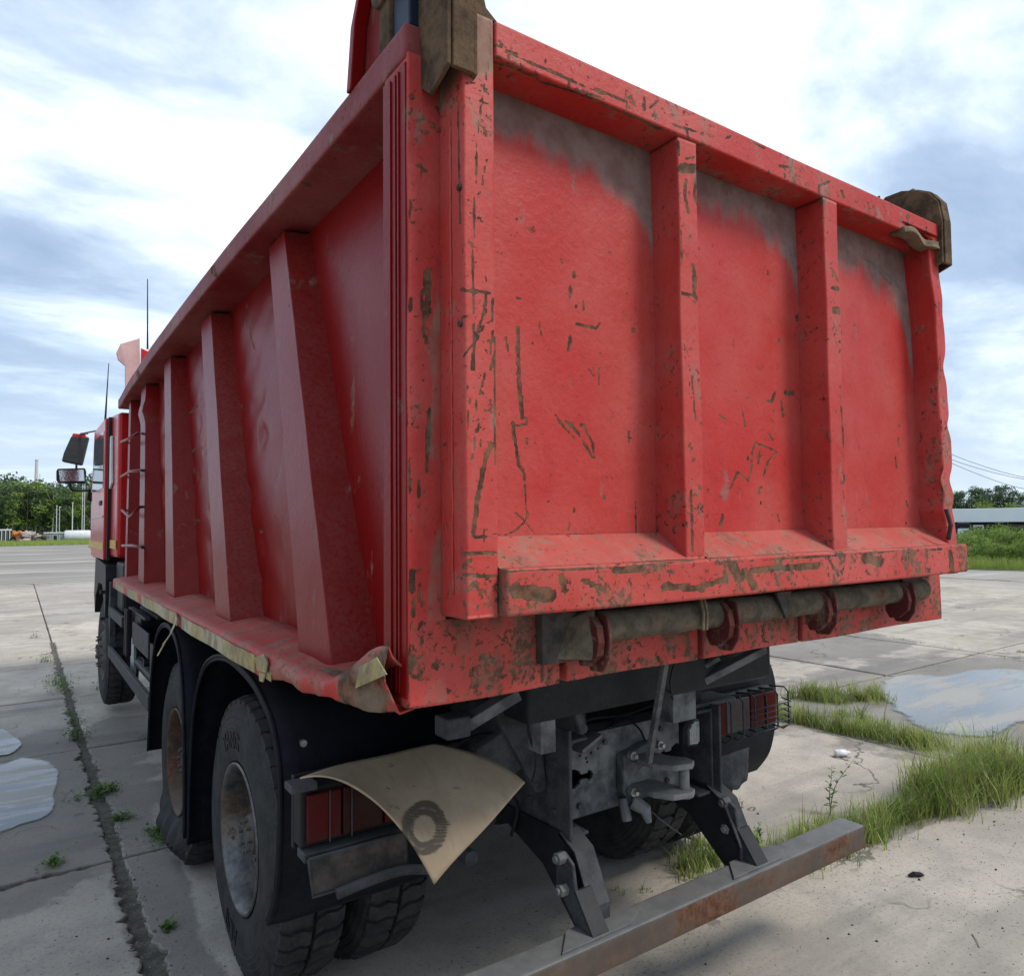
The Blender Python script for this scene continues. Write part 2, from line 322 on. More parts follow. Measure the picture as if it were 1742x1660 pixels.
def pl_dust(P, curve, soft=78, amp=20):
    X, Y = proj(P); cx, cy = zip(*curve)
    return np.clip((np.interp(X, cx, cy)-Y+fnoise(P, 9, 3)*amp)/soft+0.5, 0, 1)
def rbox(name, lo, hi, step, r, mat, parent, deform=None, wear=None, dust=None, smooth=True, kind=None, maxn=400):
    "densely gridded box with rounded edges, so dents, scratches and dust can be modelled on it"
    lo = np.array(lo, float); hi = np.array(hi, float); h = (hi-lo)/2; c = (hi+lo)/2; n = np.clip(np.ceil((hi-lo)/step).astype(int), 2, maxn)
    # uneven spacing puts extra rows at the rounded edges
    def axis_pts(k):
        q = np.linspace(-h[k], h[k], n[k]+1); e = r*0.3
        return np.unique(np.concatenate([q, [-h[k]+e, -h[k]+r, h[k]-r, h[k]-e]])) if 2*r < h[k] else q
    A = [axis_pts(k) for k in range(3)]; V = []; F = []; base = 0
    for ax in range(3):
        a, b = [k for k in range(3) if k != ax]; na, nb = len(A[a]), len(A[b]); ga, gb = np.meshgrid(A[a], A[b], indexing='ij')
        for sg in (-1, 1):
            P = np.zeros((na*nb, 3)); P[:, a] = ga.ravel(); P[:, b] = gb.ravel(); P[:, ax] = sg*h[ax]
            i, j = np.meshgrid(np.arange(na-1), np.arange(nb-1), indexing='ij'); q = (i*nb+j).ravel()+base
            f = np.stack([q, q+nb, q+nb+1, q+1], 1)
            flip = (sg < 0) != (ax == 1)
            F.append(f[:, ::-1] if flip else f); V.append(P); base += na*nb
    V = np.concatenate(V); F = np.concatenate(F)
    key = np.round(V*20000).astype(np.int64); _, idx, inv = np.unique(key, axis=0, return_index=True, return_inverse=True); V = V[idx]; F = inv.reshape(-1)[F]
    inn = np.clip(V, -h+r, h-r); d = V-inn; L = np.linalg.norm(d, axis=1); m = L > 1e-9; V[m] = inn[m]+d[m]/L[m, None]*r
    V = V+c
    if deform: V = deform(V)
    return grid_mesh(name, V, F, mat, parent, wear, dust, smooth, kind)
def grid_mesh(name, V, F, mat, parent, wear=None, dust=None, smooth=True, kind=None):
    me = bpy.data.meshes.new(name); me.vertices.add(len(V)); me.vertices.foreach_set('co', V.astype(np.float32).ravel())
    me.loops.add(F.size); me.loops.foreach_set('vertex_index', F.ravel().astype(np.int32)); me.polygons.add(len(F))
    me.polygons.foreach_set('loop_start', np.arange(0, F.size, F.shape[1], dtype=np.int32))
    me.update(calc_edges=True)
    if wear is not None: me.attributes.new('wear', 'FLOAT', 'POINT').data.foreach_set('value', pl_wear(V, wear).astype(np.float32) if isinstance(wear, list) else wear(V).astype(np.float32))
    if dust is not None: me.attributes.new('dust', 'FLOAT', 'POINT').data.foreach_set('value', dust(V).astype(np.float32))
    return link_mesh(name, me, mat, parent, 0, smooth, kind)
# ================================================================== THE TRUCK
truck = empty('dump_truck', (1.25, 3.2, 0), 'red six wheel tipper truck seen from behind, scratched tailgate closed, parked on concrete slabs', 'dump truck')
T = truck
def Wpx(ox, oy, s, items): return [([(ox+x/s, oy+y/s) for x, y in p], w/s) for p, w in items]
FY = -0.12       # rear face of the tailgate frame
PY = -0.01       # face of the recessed tailgate panels
W_FR = Wpx(760, 440, 3.1925, [([(80,168),(150,180),(230,188)],16), ([(215,185),(205,290),(165,400),(145,500),(135,605)],13), ([(245,330),(200,370),(160,440),(85,540)],9),
  ([(250,200),(246,345)],10), ([(140,300),(150,480),(146,610)],8), ([(250,400),(240,470),(245,560),(238,605)],9), ([(85,322),(130,308)],8), ([(210,455),(248,440)],6),
  ([(205,630),(180,735)],9), ([(245,1015),(215,1070),(190,1180),(165,1320),(145,1490)],18), ([(145,1490),(150,1515),(270,1500)],6), ([(205,1440),(205,1550)],5),
  ([(85,1605),(270,1600)],13), ([(125,760),(115,860),(118,925)],5), ([(157,930),(145,1060),(132,1100)],6), ([(145,-300),(141,0),(146,300)],2.5), ([(150,700),(172,920),(192,1060)],2.5),
  ([(262,430),(262,1120)],4), ([(85,1720),(270,1725)],8), ([(100,1660),(130,1640)],14), ([(120,1800),(150,1760),(190,1840)],16), ([(200,1720),(240,1760)],10), ([(230,1840),(240,1900)],9), ([(95,1870),(110,1930)],14), ([(160,1880),(170,1900)],10)])
W_FR += Wpx(560, 0, 3.952, [([(1075,120),(1075,400),(1040,600),(1000,860),(980,1300),(968,1650)],5), ([(965,590),(1020,615)],6), ([(1010,680),(1078,700)],6), ([(945,1440),(990,1455),(1025,1490)],9), ([(1060,1080),(1040,1150),(1030,1240)],5), ([(920,560),(990,560)],5), ([(865,700),(880,1500)],7)])
W_TR = Wpx(780, 60, 3.32, [([(200,58),(270,75)],11), ([(280,92),(420,160),(560,220),(680,285),(820,342)],12), ([(780,305),(870,345),(950,382)],9), ([(660,305),(740,335),(830,365)],8),
  ([(1045,350),(1050,430)],9), ([(1085,405),(1120,378)],9), ([(1215,510),(1290,530),(1385,555)],8), ([(1290,545),(1300,600)],8), ([(180,150),(330,190),(480,270),(650,320)],7),
  ([(650,320),(780,370),(900,430)],7), ([(930,440),(1030,480),(1135,532)],14), ([(945,385),(955,430)],6), ([(620,250),(625,320)],4), ([(490,140),(500,190)],4), ([(1500,590),(1540,570)],7), ([(270,95),(290,160)],5),
  ([(1440,480),(1530,515)],8), ([(1640,590),(1726,640)],6)])
W_TR += Wpx(1300, 280, 3.458, [([(90,10),(150,20)],12), ([(120,30),(120,80)],6), ([(320,120),(325,200),(350,215)],6), ([(330,125),(390,100)],9), ([(455,155),(470,195)],10), ([(590,300),(600,315)],8)])
W_R1 = Wpx(780, 60, 3.32, [([(1262,755),(1358,755)],52), ([(1285,820),(1275,900),(1300,1000)],16), ([(1345,800),(1330,900),(1350,960)],14), ([(1325,1300),(1332,1380),(1330,1480)],14), ([(1285,700),(1330,690)],10), ([(1365,900),(1375,1420)],7), ([(1255,1100),(1262,1300)],6), ([(1240,610),(1245,680)],9)])
W_R1 += Wpx(1100, 440, 3.1925, [([(250,35),(265,100),(260,200),(300,262),(312,360),(318,465)],9), ([(195,190),(260,205),(300,245)],13), ([(245,640),(255,760),(265,880)],4), ([(300,890),(340,975)],16),
  ([(270,1392),(335,1360)],6), ([(345,1080),(355,1500)],7), ([(310,1490),(340,1520)],12), ([(320,1390),(322,1300)],6), ([(240,1260),(250,1590)],9)])
W_R2 = Wpx(1100, 440, 3.1925, [([(1012,160),(1075,175)],18), ([(1022,282),(1085,287)],36), ([(1045,510),(1085,455),(1100,600)],8), ([(1080,480),(1090,510)],20), ([(1075,1000),(1115,1100)],20), ([(1075,1180),(1120,1320)],13),
  ([(1118,900),(1118,950)],5), ([(1055,800),(1070,1000)],4), ([(1130,1400),(1110,1580)],8), ([(1010,100),(1012,60),(1040,130)],4)])
W_P1 = Wpx(760, 440, 3.1925, [([(385,375),(388,560),(392,680),(410,862)],17), ([(410,860),(432,862),(437,900),(360,912)],5), ([(358,893),(365,960),(380,1050),(395,1130),(420,1160)],11),
  ([(420,1160),(425,1280),(437,1400),(425,1428)],5), ([(425,1428),(370,1480),(310,1506),(270,1502)],5), ([(425,1428),(480,1500),(800,1498)],4), ([(645,355),(668,432)],12), ([(625,430),(655,388)],6),
  ([(668,450),(660,497)],10), ([(705,355),(760,370),(812,380),(832,352)],9), ([(690,75),(692,100)],12), ([(672,150),(668,208)],11), ([(618,5),(628,28)],9), ([(380,215),(400,218)],11), ([(502,350),(505,380),(516,420)],6),
  ([(320,432),(340,530)],9), ([(825,600),(825,690)],4), ([(975,970),(1000,975)],4), ([(988,940),(988,1000)],4), ([(432,975),(436,1010)],6), ([(700,262)],9), ([(1015,385)],14), ([(665,1440),(663,1475)],9), ([(1025,1320),(1028,1490)],4), ([(690,1345),(692,1375)],7),
  ([(553,1320)],9), ([(855,1295)],8), ([(670,900),(675,915)],16), ([(725,905),(745,910)],12), ([(590,850),(640,920),(700,985)],7), ([(680,900),(720,960),(790,1080)],9), ([(740,905),(790,1000),(800,1080)],10), ([(640,880),(700,940)],6), ([(740,230),(742,280)],5), ([(770,600),(800,640)],6), ([(465,462)],9), ([(370,1380),(420,1420)],5)])
W_P2 = Wpx(1100, 440, 3.1925, [([(485,470),(470,520),(455,565)],7), ([(415,560),(430,640),(440,705)],5), ([(540,590),(545,635)],6), ([(648,540),(640,570),(610,605)],5), ([(620,775),(680,778),(695,730)],12), ([(760,730),(790,730)],24),
  ([(730,775),(735,810),(742,855)],6), ([(455,1250),(495,1158),(550,1208),(568,1150),(572,1050),(590,1000),(640,1020),(700,1045)],5), ([(705,1052),(660,1100),(635,1180)],6), ([(615,1045),(605,1110)],7), ([(600,1080),(630,1070)],5),
  ([(510,770),(522,840),(535,912)],4), ([(395,850),(440,885)],6), ([(412,1388),(400,1450)],12), ([(625,1240),(608,1255),(615,1275)],6), ([(850,1270),(855,1340),(865,1395)],5), ([(655,65),(658,85)],8), ([(405,150),(410,200)],6), ([(720,445)],8),
  ([(548,1083)],11), ([(860,937)],9), ([(820,320)],20), ([(660,950),(690,990)],5), ([(620,1325)],9), ([(710,1390),(722,1430)],5)])
W_P3 = Wpx(1240, 700, 3.32, [([(940,260),(945,315)],5), ([(1000,505),(1010,540)],5), ([(1002,630)],9), ([(955,150),(958,200)],4), ([(960,80)],8)])
W_P3 += Wpx(1300, 280, 3.458, [([(530,945)],9), ([(550,1205)],10), ([(580,550),(680,600)],7), ([(640,580),(720,680)],7), ([(720,640),(790,720)],9), ([(740,600),(745,700)],7), ([(450,980),(455,1000)],6), ([(490,1320),(480,1340)],6), ([(520,1530),(525,1600)],5)])
C1 = [(820,238),(870,246),(905,243),(920,262),(930,266),(945,258),(967,262),(1000,288),(1036,316),(1081,355),(1100,400),(1112,470),(1118,560)]
C2 = [(1185,330),(1200,345),(1240,372),(1290,392),(1325,425),(1345,460),(1356,520),(1362,640)]
C3 = [(1430,435),(1440,450),(1473,468),(1508,488),(1520,511),(1540,560),(1552,640)]
def D_panel(curve): return lambda V: pl_dust(V, curve)

# ---- tailgate: back sheet (part) with its members as sub-parts
def xr(z): return 2.375+0.06*(1-(z-1.6)/1.4)       # right edge of the tailgate, slightly bent outwards below
def rightbend(V):
    V = V.copy(); t = np.clip((V[:, 2]-1.6)/1.43, 0, 1); k = np.clip((V[:, 0]-1.6)/0.8, 0, 1)
    V[:, 0] += k*(0.075*(1-t)-0.005); return V
def mk_tail():
    tg = rbox('tailgate', (0.09, 0.0, 1.60), (2.36, 0.035, 3.02), 0.05, 0.006, RED, T, rightbend)
    def dent(V, a=0.004, f=6, s=1): V = rightbend(V); V[:, 1] += fnoise(V, f, s)*a; return V
    def panel(x0, x1, wear, curve):
        def df(V):
            V = dent(V, 0.005, 5, 2); u = (V[:, 0]-x0)/(x1-x0); v = (V[:, 2]-1.77)/1.16
            V[:, 1] += 0.010*np.sin(np.pi*np.clip(u, 0, 1))*np.sin(np.pi*np.clip(v, 0, 1))*(V[:, 1] < 0.004); return V
        n, m = int((x1-x0)/0.0045), int(1.17/0.0045); xs = np.linspace(x0, x1, n); zs = np.linspace(1.77, 2.94, m)
        gx, gz = np.meshgrid(xs, zs, indexing='ij'); V = np.stack([gx.ravel(), np.full(gx.size, PY), gz.ravel()], 1)
        i, j = np.meshgrid(np.arange(n-1), np.arange(m-1), indexing='ij'); q = (i*m+j).ravel(); F = np.stack([q, q+m, q+m+1, q+1], 1)
        V = df(V); return grid_mesh('tailgate_panel', V, F, RED, tg, wear, D_panel(curve))
    panel(0.165, 0.84, W_P1, C1); panel(0.86, 1.57, W_P2, C2); panel(1.60, 2.30, W_P3, C3)
    # frame: left post, right post, top rail, bottom beam
    def mud_corner(V):
        X, Y = proj(V); return np.clip((170-Y+(800-X)*0.6+fnoise(V, 14, 1)*25)/60, 0, 1)
    rbox('frame_post', (0.085, FY, 1.605), (0.172, 0.0, 3.03), 0.006, 0.006, REDF, tg, lambda V: dent(V, 0.0035, 9, 3), W_FR, mud_corner)
    def rpost(V):
        V = rightbend(V); z = V[:, 2]
        for zz_, a, s_ in ((2.44, 0.030, 0.05), (2.20, 0.022, 0.035), (1.98, 0.030, 0.04), (1.86, 0.015, 0.03), (2.66, 0.014, 0.05)):
            V[:, 0] -= a*np.exp(-((z-zz_)/s_)**2)*(V[:, 0] > 2.33)
        V[:, 0] += fnoise(V, 7, 2)*0.004; V[:, 1] += fnoise(V, 8, 1)*0.004; return V
    rp = rbox('frame_post', (2.285, FY+0.01, 1.60), (2.36, 0.0, 3.03), 0.010, 0.007, REDF, tg, rpost, W_TR); rp['label'] = 'dented right frame post'
    def toprail(V):
        V = dent(V, 0.003, 7, 4); X, Y = proj(V)
        k = np.exp(-((V[:, 0]-2.20)/0.10)**2)*(V[:, 2] < 2.97)*(V[:, 1] < -0.03); V[:, 2] += 0.05*k; V[:, 1] += 0.02*k
        return V
    rbox('top_rail', (0.174, FY-0.002, 2.937), (2.36, 0.0, 3.027), 0.0075, 0.006, REDF, tg, toprail, W_TR)
    def torn(V):
        V = V.copy(); V[:, 1] += fnoise(V, 22, 1)*0.012; V[:, 2] += fnoise(V, 19, 2)*0.012; return V
    rbox('torn_rail_edge', (2.05, FY-0.012, 2.915), (2.33, FY+0.05, 2.95), 0.012, 0.005, MUDST, tg, torn)
    def bottom(V):
        V = dent(V, 0.004, 8, 5); V[:, 2] += fnoise(V, 3, 2)*0.003; return V
    rbox('bottom_beam', (0.174, -0.155, 1.605), (2.34, 0.0, 1.716), 0.0075, 0.009, REDB, tg, bottom, Wpx(640, 780, 2.4886, [([(590,560),(730,580)],60), ([(780,500),(800,560)],20), ([(880,520),(960,550)],20), ([(1220,540),(1380,550)],26), ([(1380,540),(1480,510)],20), ([(1560,480),(1600,540)],30), ([(520,500),(525,640)],8), ([(1010,470),(1130,470)],26), ([(530,480),(700,470),(1000,465),(1340,430)],6)])+Wpx(1240, 700, 3.32, [([(770,830),(850,850)],50), ([(130,900),(500,870)],28), ([(20,870),(60,940)],50), ([(1250,790),(1260,900)],22), ([(560,830),(620,930)],9), ([(0,850),(600,810),(1200,775)],5)]))
    # sloping ledges under the panels
    def ledge(x0, x1):
        g = G(); n = 60; m = 10
        V = []; 
        for i in range(n+1):
            for j in range(m+1):
                u, v = i/n, j/m; V.append((x0+(x1-x0)*u, PY+(-0.122-PY)*v+0.0, 1.790+(1.717-1.790)*v))
        V = dent(np.array(V), 0.003, 9, 2); i, j = np.meshgrid(np.arange(n), np.arange(m), indexing='ij'); q = (i*(m+1)+j).ravel(); F = np.stack([q, q+1, q+m+2, q+m+1], 1)
        grid_mesh('sloped_ledge', V, F, REDL, tg, [])
    ledge(0.172, 0.81); ledge(0.885, 1.53); ledge(1.61, 2.29)
    # two upright ribs with tapered foot
    for x0, x1, wr in ((0.805, 0.885, W_R1), (1.528, 1.612, W_R2)):
        def rb(V, x0=x0): V = dent(V, 0.0028, 9, 3); V[:, 1] += 0; return V
        rbox('tailgate_rib', (x0, FY+0.001, 1.712), (x1, 0.0, 2.938), 0.006, 0.006, REDF, tg, rb, wr)
    # rusty hinge arms at the two top corners : profile in the y-z plane
    prof = [(-0.135, 2.865), (-0.137, 3.04), (-0.125, 3.12), (-0.09, 3.17), (-0.04, 3.20), (0.02, 3.22), (0.09, 3.22), (0.13, 3.18), (0.13, 3.12), (0.03, 3.06), (-0.005, 2.98), (-0.005, 2.87), (-0.05, 2.835)]
    for xa in (0.035, 2.335):
        g = G(); g.prism(prof, 0, xa, xa+0.012); g.prism(prof, 0, xa+0.07, xa+0.082)
        h = g.build('hinge_arm', HINGEM, tg, 0.003)
        g = G(); pf = [(-0.141, 2.862), (-0.142, 3.04), (-0.130, 3.125), (-0.093, 3.176), (-0.04, 3.206)]
        for (a, b), (c, d) in zip(pf[:-1], pf[1:]): g.hexa([(xa+0.013, a, b), (xa+0.069, a, b), (xa+0.069, a+0.012, b), (xa+0.013, a+0.012, b), (xa+0.013, c, d), (xa+0.069, c, d), (xa+0.069, c+0.012, d), (xa+0.013, c+0.012, d)])
        g.build('hinge_web', HINGEM, tg, 0.002)
        g = G(); g.tube([(xa-0.03, 0.14, 3.16), (xa+0.11, 0.14, 3.16)], 0.028, 16); g.build('hinge_pin', DARKMUD, tg, 0.003)
    g = G(); g.prism([(0.118, 3.03), (0.19, 3.03), (0.155, 3.055), (0.118, 3.20)], 1, -0.115, -0.10); g.build('gusset_plate', HINGEM, tg, 0.002)
    g = G(); g.prism([(0.10, 3.025), (0.16, 3.035), (0.13, 3.16), (0.06, 3.19)], 0, 2.23, 2.245); g.build('gusset_plate', HINGEM, tg, 0.002)
    # weld bead down the left flank of the gate
    g = G(); z = 1.66; pts = []
    while z < 2.8: pts.append((0.0835+random.uniform(-0.001, 0.001), -0.062+random.uniform(-0.002, 0.002), z)); z += 0.02
    g.tube(pts, 0.0035, 5); g.build('weld_bead', REDF, tg, smooth=True)
    for z in (2.60, 2.28): g = G(); g.tube([(0.078, -0.105, z), (0.09, -0.105, z)], 0.008, 8); g.build('bolt', DARKMUD, tg, 0.001)
    g = G(); g.tube([(2.27, FY-0.02, 1.86), (2.27, FY-0.035, 1.80), (2.28, FY-0.02, 1.74)], 0.008, 6); g.build('latch_stub', DARKMUD, tg)
    return tg
tail = mk_tail()

# ---- rear sill under the gate, cut by slits
def sillw(V):
    X, Y = proj(V); return np.maximum(pl_wear(V, Wpx(640, 780, 2.4886, [([(150,640),(135,760),(145,910)],9), ([(205,690),(190,800),(180,900)],3), ([(150,970)],30), ([(600,760),(590,860),(640,960)],5), ([(700,800),(705,940)],5), ([(1070,780),(1072,890)],7), ([(930,900),(1010,900)],5), ([(430,965),(520,970)],6), ([(570,720),(575,960)],3), ([(1190,840),(1210,870)],14)])), 0)
def silldust(V):
    X, Y = proj(V); return np.clip((1150-(X-745)*0.16-Y+fnoise(V*np.array([3, 1, 0.6]), 14, 2)*30)/110, 0, 0.72)*(X > 745)
SL = [0.452, 0.985, 1.497]
xs = [0.0]+SL+[2.5]
for i in range(4):
    a, b = xs[i]+(0.012 if i else 0), xs[i+1]-(0.012 if i < 3 else 0)
    rbox('rear_sill', (a, 0.0, 1.40), (b, 0.05, 1.60), 0.0085, 0.005, REDSILL, T, lambda V: V+np.stack([V[:, 0]*0, fnoise(V, 6, 1)*0.003, fnoise(V, 4, 3)*0.004], 1), sillw, silldust)
G().box(0.1, 2.4, 0.052, 0.08, 1.42, 1.6).build('sill_backing', DARKMUD, T)
# corner posts: rear face red, side face with ribbed extrusion
Wpost = Wpx(560, 0, 3.952, [([(495,1080),(505,1140)],18), ([(590,1110),(650,1150)],14), ([(492,1200),(490,1400)],7), ([(615,1060),(612,1480)],5), ([(560,1310),(540,1450),(550,1510)],5), ([(650,1460),(600,1500)],5), ([(500,1520)],22)])
Wpost += Wpx(400, 340, 3.608, [([(1075,0),(1070,130),(1110,155)],6), ([(1030,160)],14), ([(1170,450),(1150,600),(1170,860)],14), ([(1190,430),(1185,700)],20), ([(1075,600),(1075,680)],16), ([(1150,880),(1150,1260)],7), ([(1040,1300),(1050,1370)],22), ([(1190,1300),(1180,1660)],20), ([(1025,1060),(1028,1300)],8), ([(1045,1450)],8)])
Wpost += Wpx(640, 780, 2.4886, [([(150,480),(150,560)],22), ([(160,600),(155,660)],14), ([(150,700),(140,900)],10), ([(180,560),(190,620)],10), ([(180,100),(185,160)],10), ([(140,0),(142,150)],7), ([(205,700),(180,900)],3), ([(145,480),(190,475)],8)])
def postdust(V):
    X, Y = proj(V); return np.clip((X-726-(Y-500)*0.012+fnoise(V, 9, 1)*16+fnoise(V, 3, 2)*10)/22, 0, 0.62)*(Y > 420)*(V[:, 1] < 0.02)
for sx in (0, 1):
    x0, x1 = (0.0, 0.10) if sx == 0 else (2.40, 2.5)
    if sx == 0: rbox('corner_post', (x0, -0.003, 1.40), (x1, 0.13, 2.955), 0.0075, 0.004, REDF, T, lambda V: V+np.stack([fnoise(V, 5, 1)*0.0015, fnoise(V, 6, 2)*0.002, V[:, 0]*0], 1), Wpost, postdust)
    else: rbox('corner_post', (x0, 0.002, 1.605), (x1, 0.13, 2.955), 0.02, 0.004, REDF, T)
g = G()
for y in (0.032, 0.050, 0.078): g.box(-0.0075, -0.0036, y, y+0.007, 1.43, 2.92)
for y in (): pass
g.box(-0.0035, 0.0015, 0.003, 0.128, 1.42, 2.93); g.build('post_side_shade', REDS, T, 0.001)  # thin skin added so the post side takes the shaded red
# ---- left side wall, with ribs, flange, rail, ladder
L_ = 5.55
def wallx(z): return 0.115+0.04*(z-1.42)/1.52
def side_wall(sgn):
    ny, nz = 300, 80; ys = np.linspace(0.11, 5.7, ny); zs = np.linspace(1.41, 2.95, nz); gy, gz = np.meshgrid(ys, zs, indexing='ij')
    V = np.stack([0.115+0.04*(gz-1.42)/1.52, gy, gz], -1).reshape(-1, 3)
    yb = V[:, 1]-0.46*(V[:, 2]-1.42)            # follow the lean of the ribs
    ph = (yb-0.44)/1.2
    bul = -0.028*np.abs(np.sin(np.pi*ph))*np.sin(np.pi*np.clip((V[:, 2]-1.42)/1.52, 0, 1))
    wr = fnoise(V*np.array([1, 1.2, 2.4]), 7, 2)*0.0035*(V[:, 1] > 1.3)+fnoise(V, 2.2, 1)*0.003
    V[:, 0] += bul+wr
    crease = np.maximum(0, fnoise(V*np.array([1, 2.0, 4.0]), 9, 4)-0.35)*0.010*(V[:, 1] > 1.5)*(V[:, 2] < 2.6); V[:, 0] += crease
    V[:, 1] += 0.43*(V[:, 2]-1.42)*np.clip((V[:, 1]-3)/2.5, 0, 1)   # the front end leans forward
    if sgn > 0: V[:, 0] = 2.5-V[:, 0]
    i, j = np.meshgrid(np.arange(ny-1), np.arange(nz-1), indexing='ij'); q = (i*nz+j).ravel(); F = np.stack([q, q+1, q+nz+1, q+nz], 1)
    if sgn > 0: F = F[:, ::-1]
    wl = Wpx(0, 540, 3.609, [([(1150,420),(1190,405)],4), ([(1145,610),(1215,545)],4), ([(1150,800),(1180,790)],5), ([(1150,830),(1240,800)],5), ([(1190,930),(1240,1010)],4), ([(1180,910),(1190,950)],5), ([(1180,1240),(1240,1250)],5), ([(1210,740),(1225,725)],4), ([(1450,600),(1490,550)],4), ([(1490,560),(1470,540)],4), ([(1540,1330),(1640,1300)],4)])
    wl += Wpx(400, 340, 3.608, [([(0,1230),(45,1270)],4), ([(45,1260),(10,1300)],4), ([(560,220),(562,235)],8), ([(530,265),(531,275)],7), ([(575,300),(572,320)],7), ([(70,640),(100,860),(120,920)],3)])
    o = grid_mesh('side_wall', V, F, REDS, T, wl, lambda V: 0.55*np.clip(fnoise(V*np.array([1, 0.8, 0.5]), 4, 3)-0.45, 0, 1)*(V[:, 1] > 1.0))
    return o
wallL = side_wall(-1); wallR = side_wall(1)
YB = [0.44, 1.61, 2.90, 4.08, 5.02]; YT = [1.178, 2.43, 3.62, 4.72, 5.60]
for k, (yb, yt) in enumerate(zip(YB, YT)):
    wb, wt = (0.29, 0.20) if k == 0 else (0.27, 0.24)
    if k == 4: wb = wt = 0.12
    def rib(V, yb=yb, yt=yt, wb=wb, wt=wt, k=k):
        # unit coords: x 0..1 depth, y 0..1 along truck, z 0..1 height
        x, y, z = V.T; s = (1-x)*0+x*1
        X = (-0.016+0.080*z)*(1-s)+(0.13+0.04*z)*s
        hw = wb*(1-z)+wt*z; inset = 0.035*s
        Yc = yb+(yt-yb)*z
        Y = Yc-inset+(hw+2*inset)*y
        P = np.stack([X, Y, 1.425+1.512*z], 1); P[:, 0] += fnoise(P, 5, k)*0.0010
        if k == 3: P[:, 1] += 0.03*np.exp(-((z-0.86)/0.05)**2)*(y < 0.3); P[:, 0] -= 0.02*np.exp(-((z-0.86)/0.04)**2)
        return P
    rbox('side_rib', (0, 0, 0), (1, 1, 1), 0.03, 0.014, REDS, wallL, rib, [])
# lower flange, with its folded lip; crumpled near the rear corner
def flange():
    ny = 300; V = []
    # top edge and bottom edge of the outer face near the rear corner, taken along the truck (y, x, z)
    def line(pts, x): q = [at(px, py, 0, x_) for px, py, x_ in pts]; q.sort(key=lambda p: p[1]); return np.array(q)
    top = line([(660, 1104, -0.045), (640, 1103, -0.055), (618, 1112, -0.07), (600, 1128, -0.085), (578, 1147, -0.095), (560, 1150, -0.10), (530, 1145, -0.105), (500, 1135, -0.10)], 0)
    bot = line([(662, 1210, -0.02), (640, 1211, -0.05), (612, 1204, -0.08), (585, 1195, -0.10), (560, 1187, -0.105), (530, 1176, -0.105), (500, 1165, -0.10)], 0)
    m = 13
    for i in range(ny+1):
        y = 0.03+(5.12-0.03)*(i/ny)**1.25; k = min(1, max(0, (y-0.62)/0.25))
        xt, zt_ = np.interp(y, top[:, 1], top[:, 0]), np.interp(y, top[:, 1], top[:, 2]); xb, zb2 = np.interp(y, bot[:, 1], bot[:, 0]), np.interp(y, bot[:, 1], bot[:, 2])
        xt = xt*(1-k)-0.097*k; zt_ = zt_*(1-k)+1.412*k; xb = xb*(1-k)-0.097*k; zb2 = zb2*(1-k)+1.345*k
        zi = 1.445
        P = [(0.13, zi), (0.06, zi-0.006), (0.0, zi*0.55+zt_*0.45), (xt*0.55, zt_*0.8+zi*0.2), (xt*0.88, zt_+0.004), (xt, zt_-0.005)]
        P += [(xt+(xb-xt)*t-0.012*math.sin(math.pi*t)*(1-k), zt_+(zb2-zt_)*t-(0.005 if t < 0.2 else 0)) for t in (0.25, 0.5, 0.75)]+[(xb, zb2), (xb+0.006, zb2-0.006), (xb+0.05, zb2*(1-k)+1.33*k+0.004*(1-k)), (0.13*k+0.03*(1-k), 1.33*k+1.395*(1-k))]
        for x, z in P: V.append((x, y, z))
    V = np.array(V); a = np.clip(1.2-V[:, 1], 0, 1); o_ = (V[:, 0] < 0.03)
    V[:, 0] += (fnoise(V, 8, 1)*0.003+(fnoise(V, 24, 3)*0.007+fnoise(V, 55, 2)*0.003)*a)*o_; V[:, 2] += (fnoise(V, 7, 2)*0.003+(fnoise(V, 22, 2)*0.006)*a)*o_
    i, j = np.meshgrid(np.arange(ny), np.arange(m-1), indexing='ij'); q = (i*m+j).ravel(); F = np.stack([q, q+1, q+m+1, q+m], 1)
    def wr(V): X, Y = proj(V); return np.clip((X-535+fnoise(V, 14, 1)*30)/60, 0, 1)*(V[:, 0] < -0.03)*np.clip(0.62+0.5*fnoise(V, 26, 2)+0.2*np.clip((Y-1165)/20, 0, 1), 0, 1)
    o = grid_mesh('side_flange', V, F, REDL, T, wr, lambda V: np.clip((Y_ := proj(V))[0]-560, 0, 60)/60*np.clip((proj(V)[1]-1150)/30, 0, 0.8)*(V[:, 0] < -0.02))
    md = o.modifiers.new('s', 'SOLIDIFY'); md.thickness = 0.005; md.offset = 1
    return o
fl = flange()
def tape(y0, y1, zt=1.400, zb=1.342, x=-0.101, nm='reflective_tape', bend=None):
    g = G(); n = max(2, int((y1-y0)/0.08)); P = []
    for i in range(n+1):
        y = y0+(y1-y0)*i/n; xx = x+0.003*math.sin(y*9)+(bend(y) if bend else 0); P.append((xx, y))
    for (a, b), (c, d) in zip(P[:-1], P[1:]): g.hexa([(a, b, zb), (a+0.002, b, zb), (c+0.002, d, zb), (c, d, zb), (a, b, zt), (a+0.002, b, zt), (c+0.002, d, zt), (c, d, zt)])
    g.build(nm, TAPE, fl)
for a, b in ((0.93, 2.20), (2.32, 3.6), (3.62, 5.1)): tape(a, b)
tape(0.72, 0.78, 1.395, 1.350, -0.106)
g = G(); g.sheet([at(578, 1152, 0, -0.085), at(640, 1118, 0, -0.075), at(657, 1147, 0, -0.075), at(590, 1177, 0, -0.090)], (0.003, 0, 0)); g.build('loose_tape', TAPE, fl)
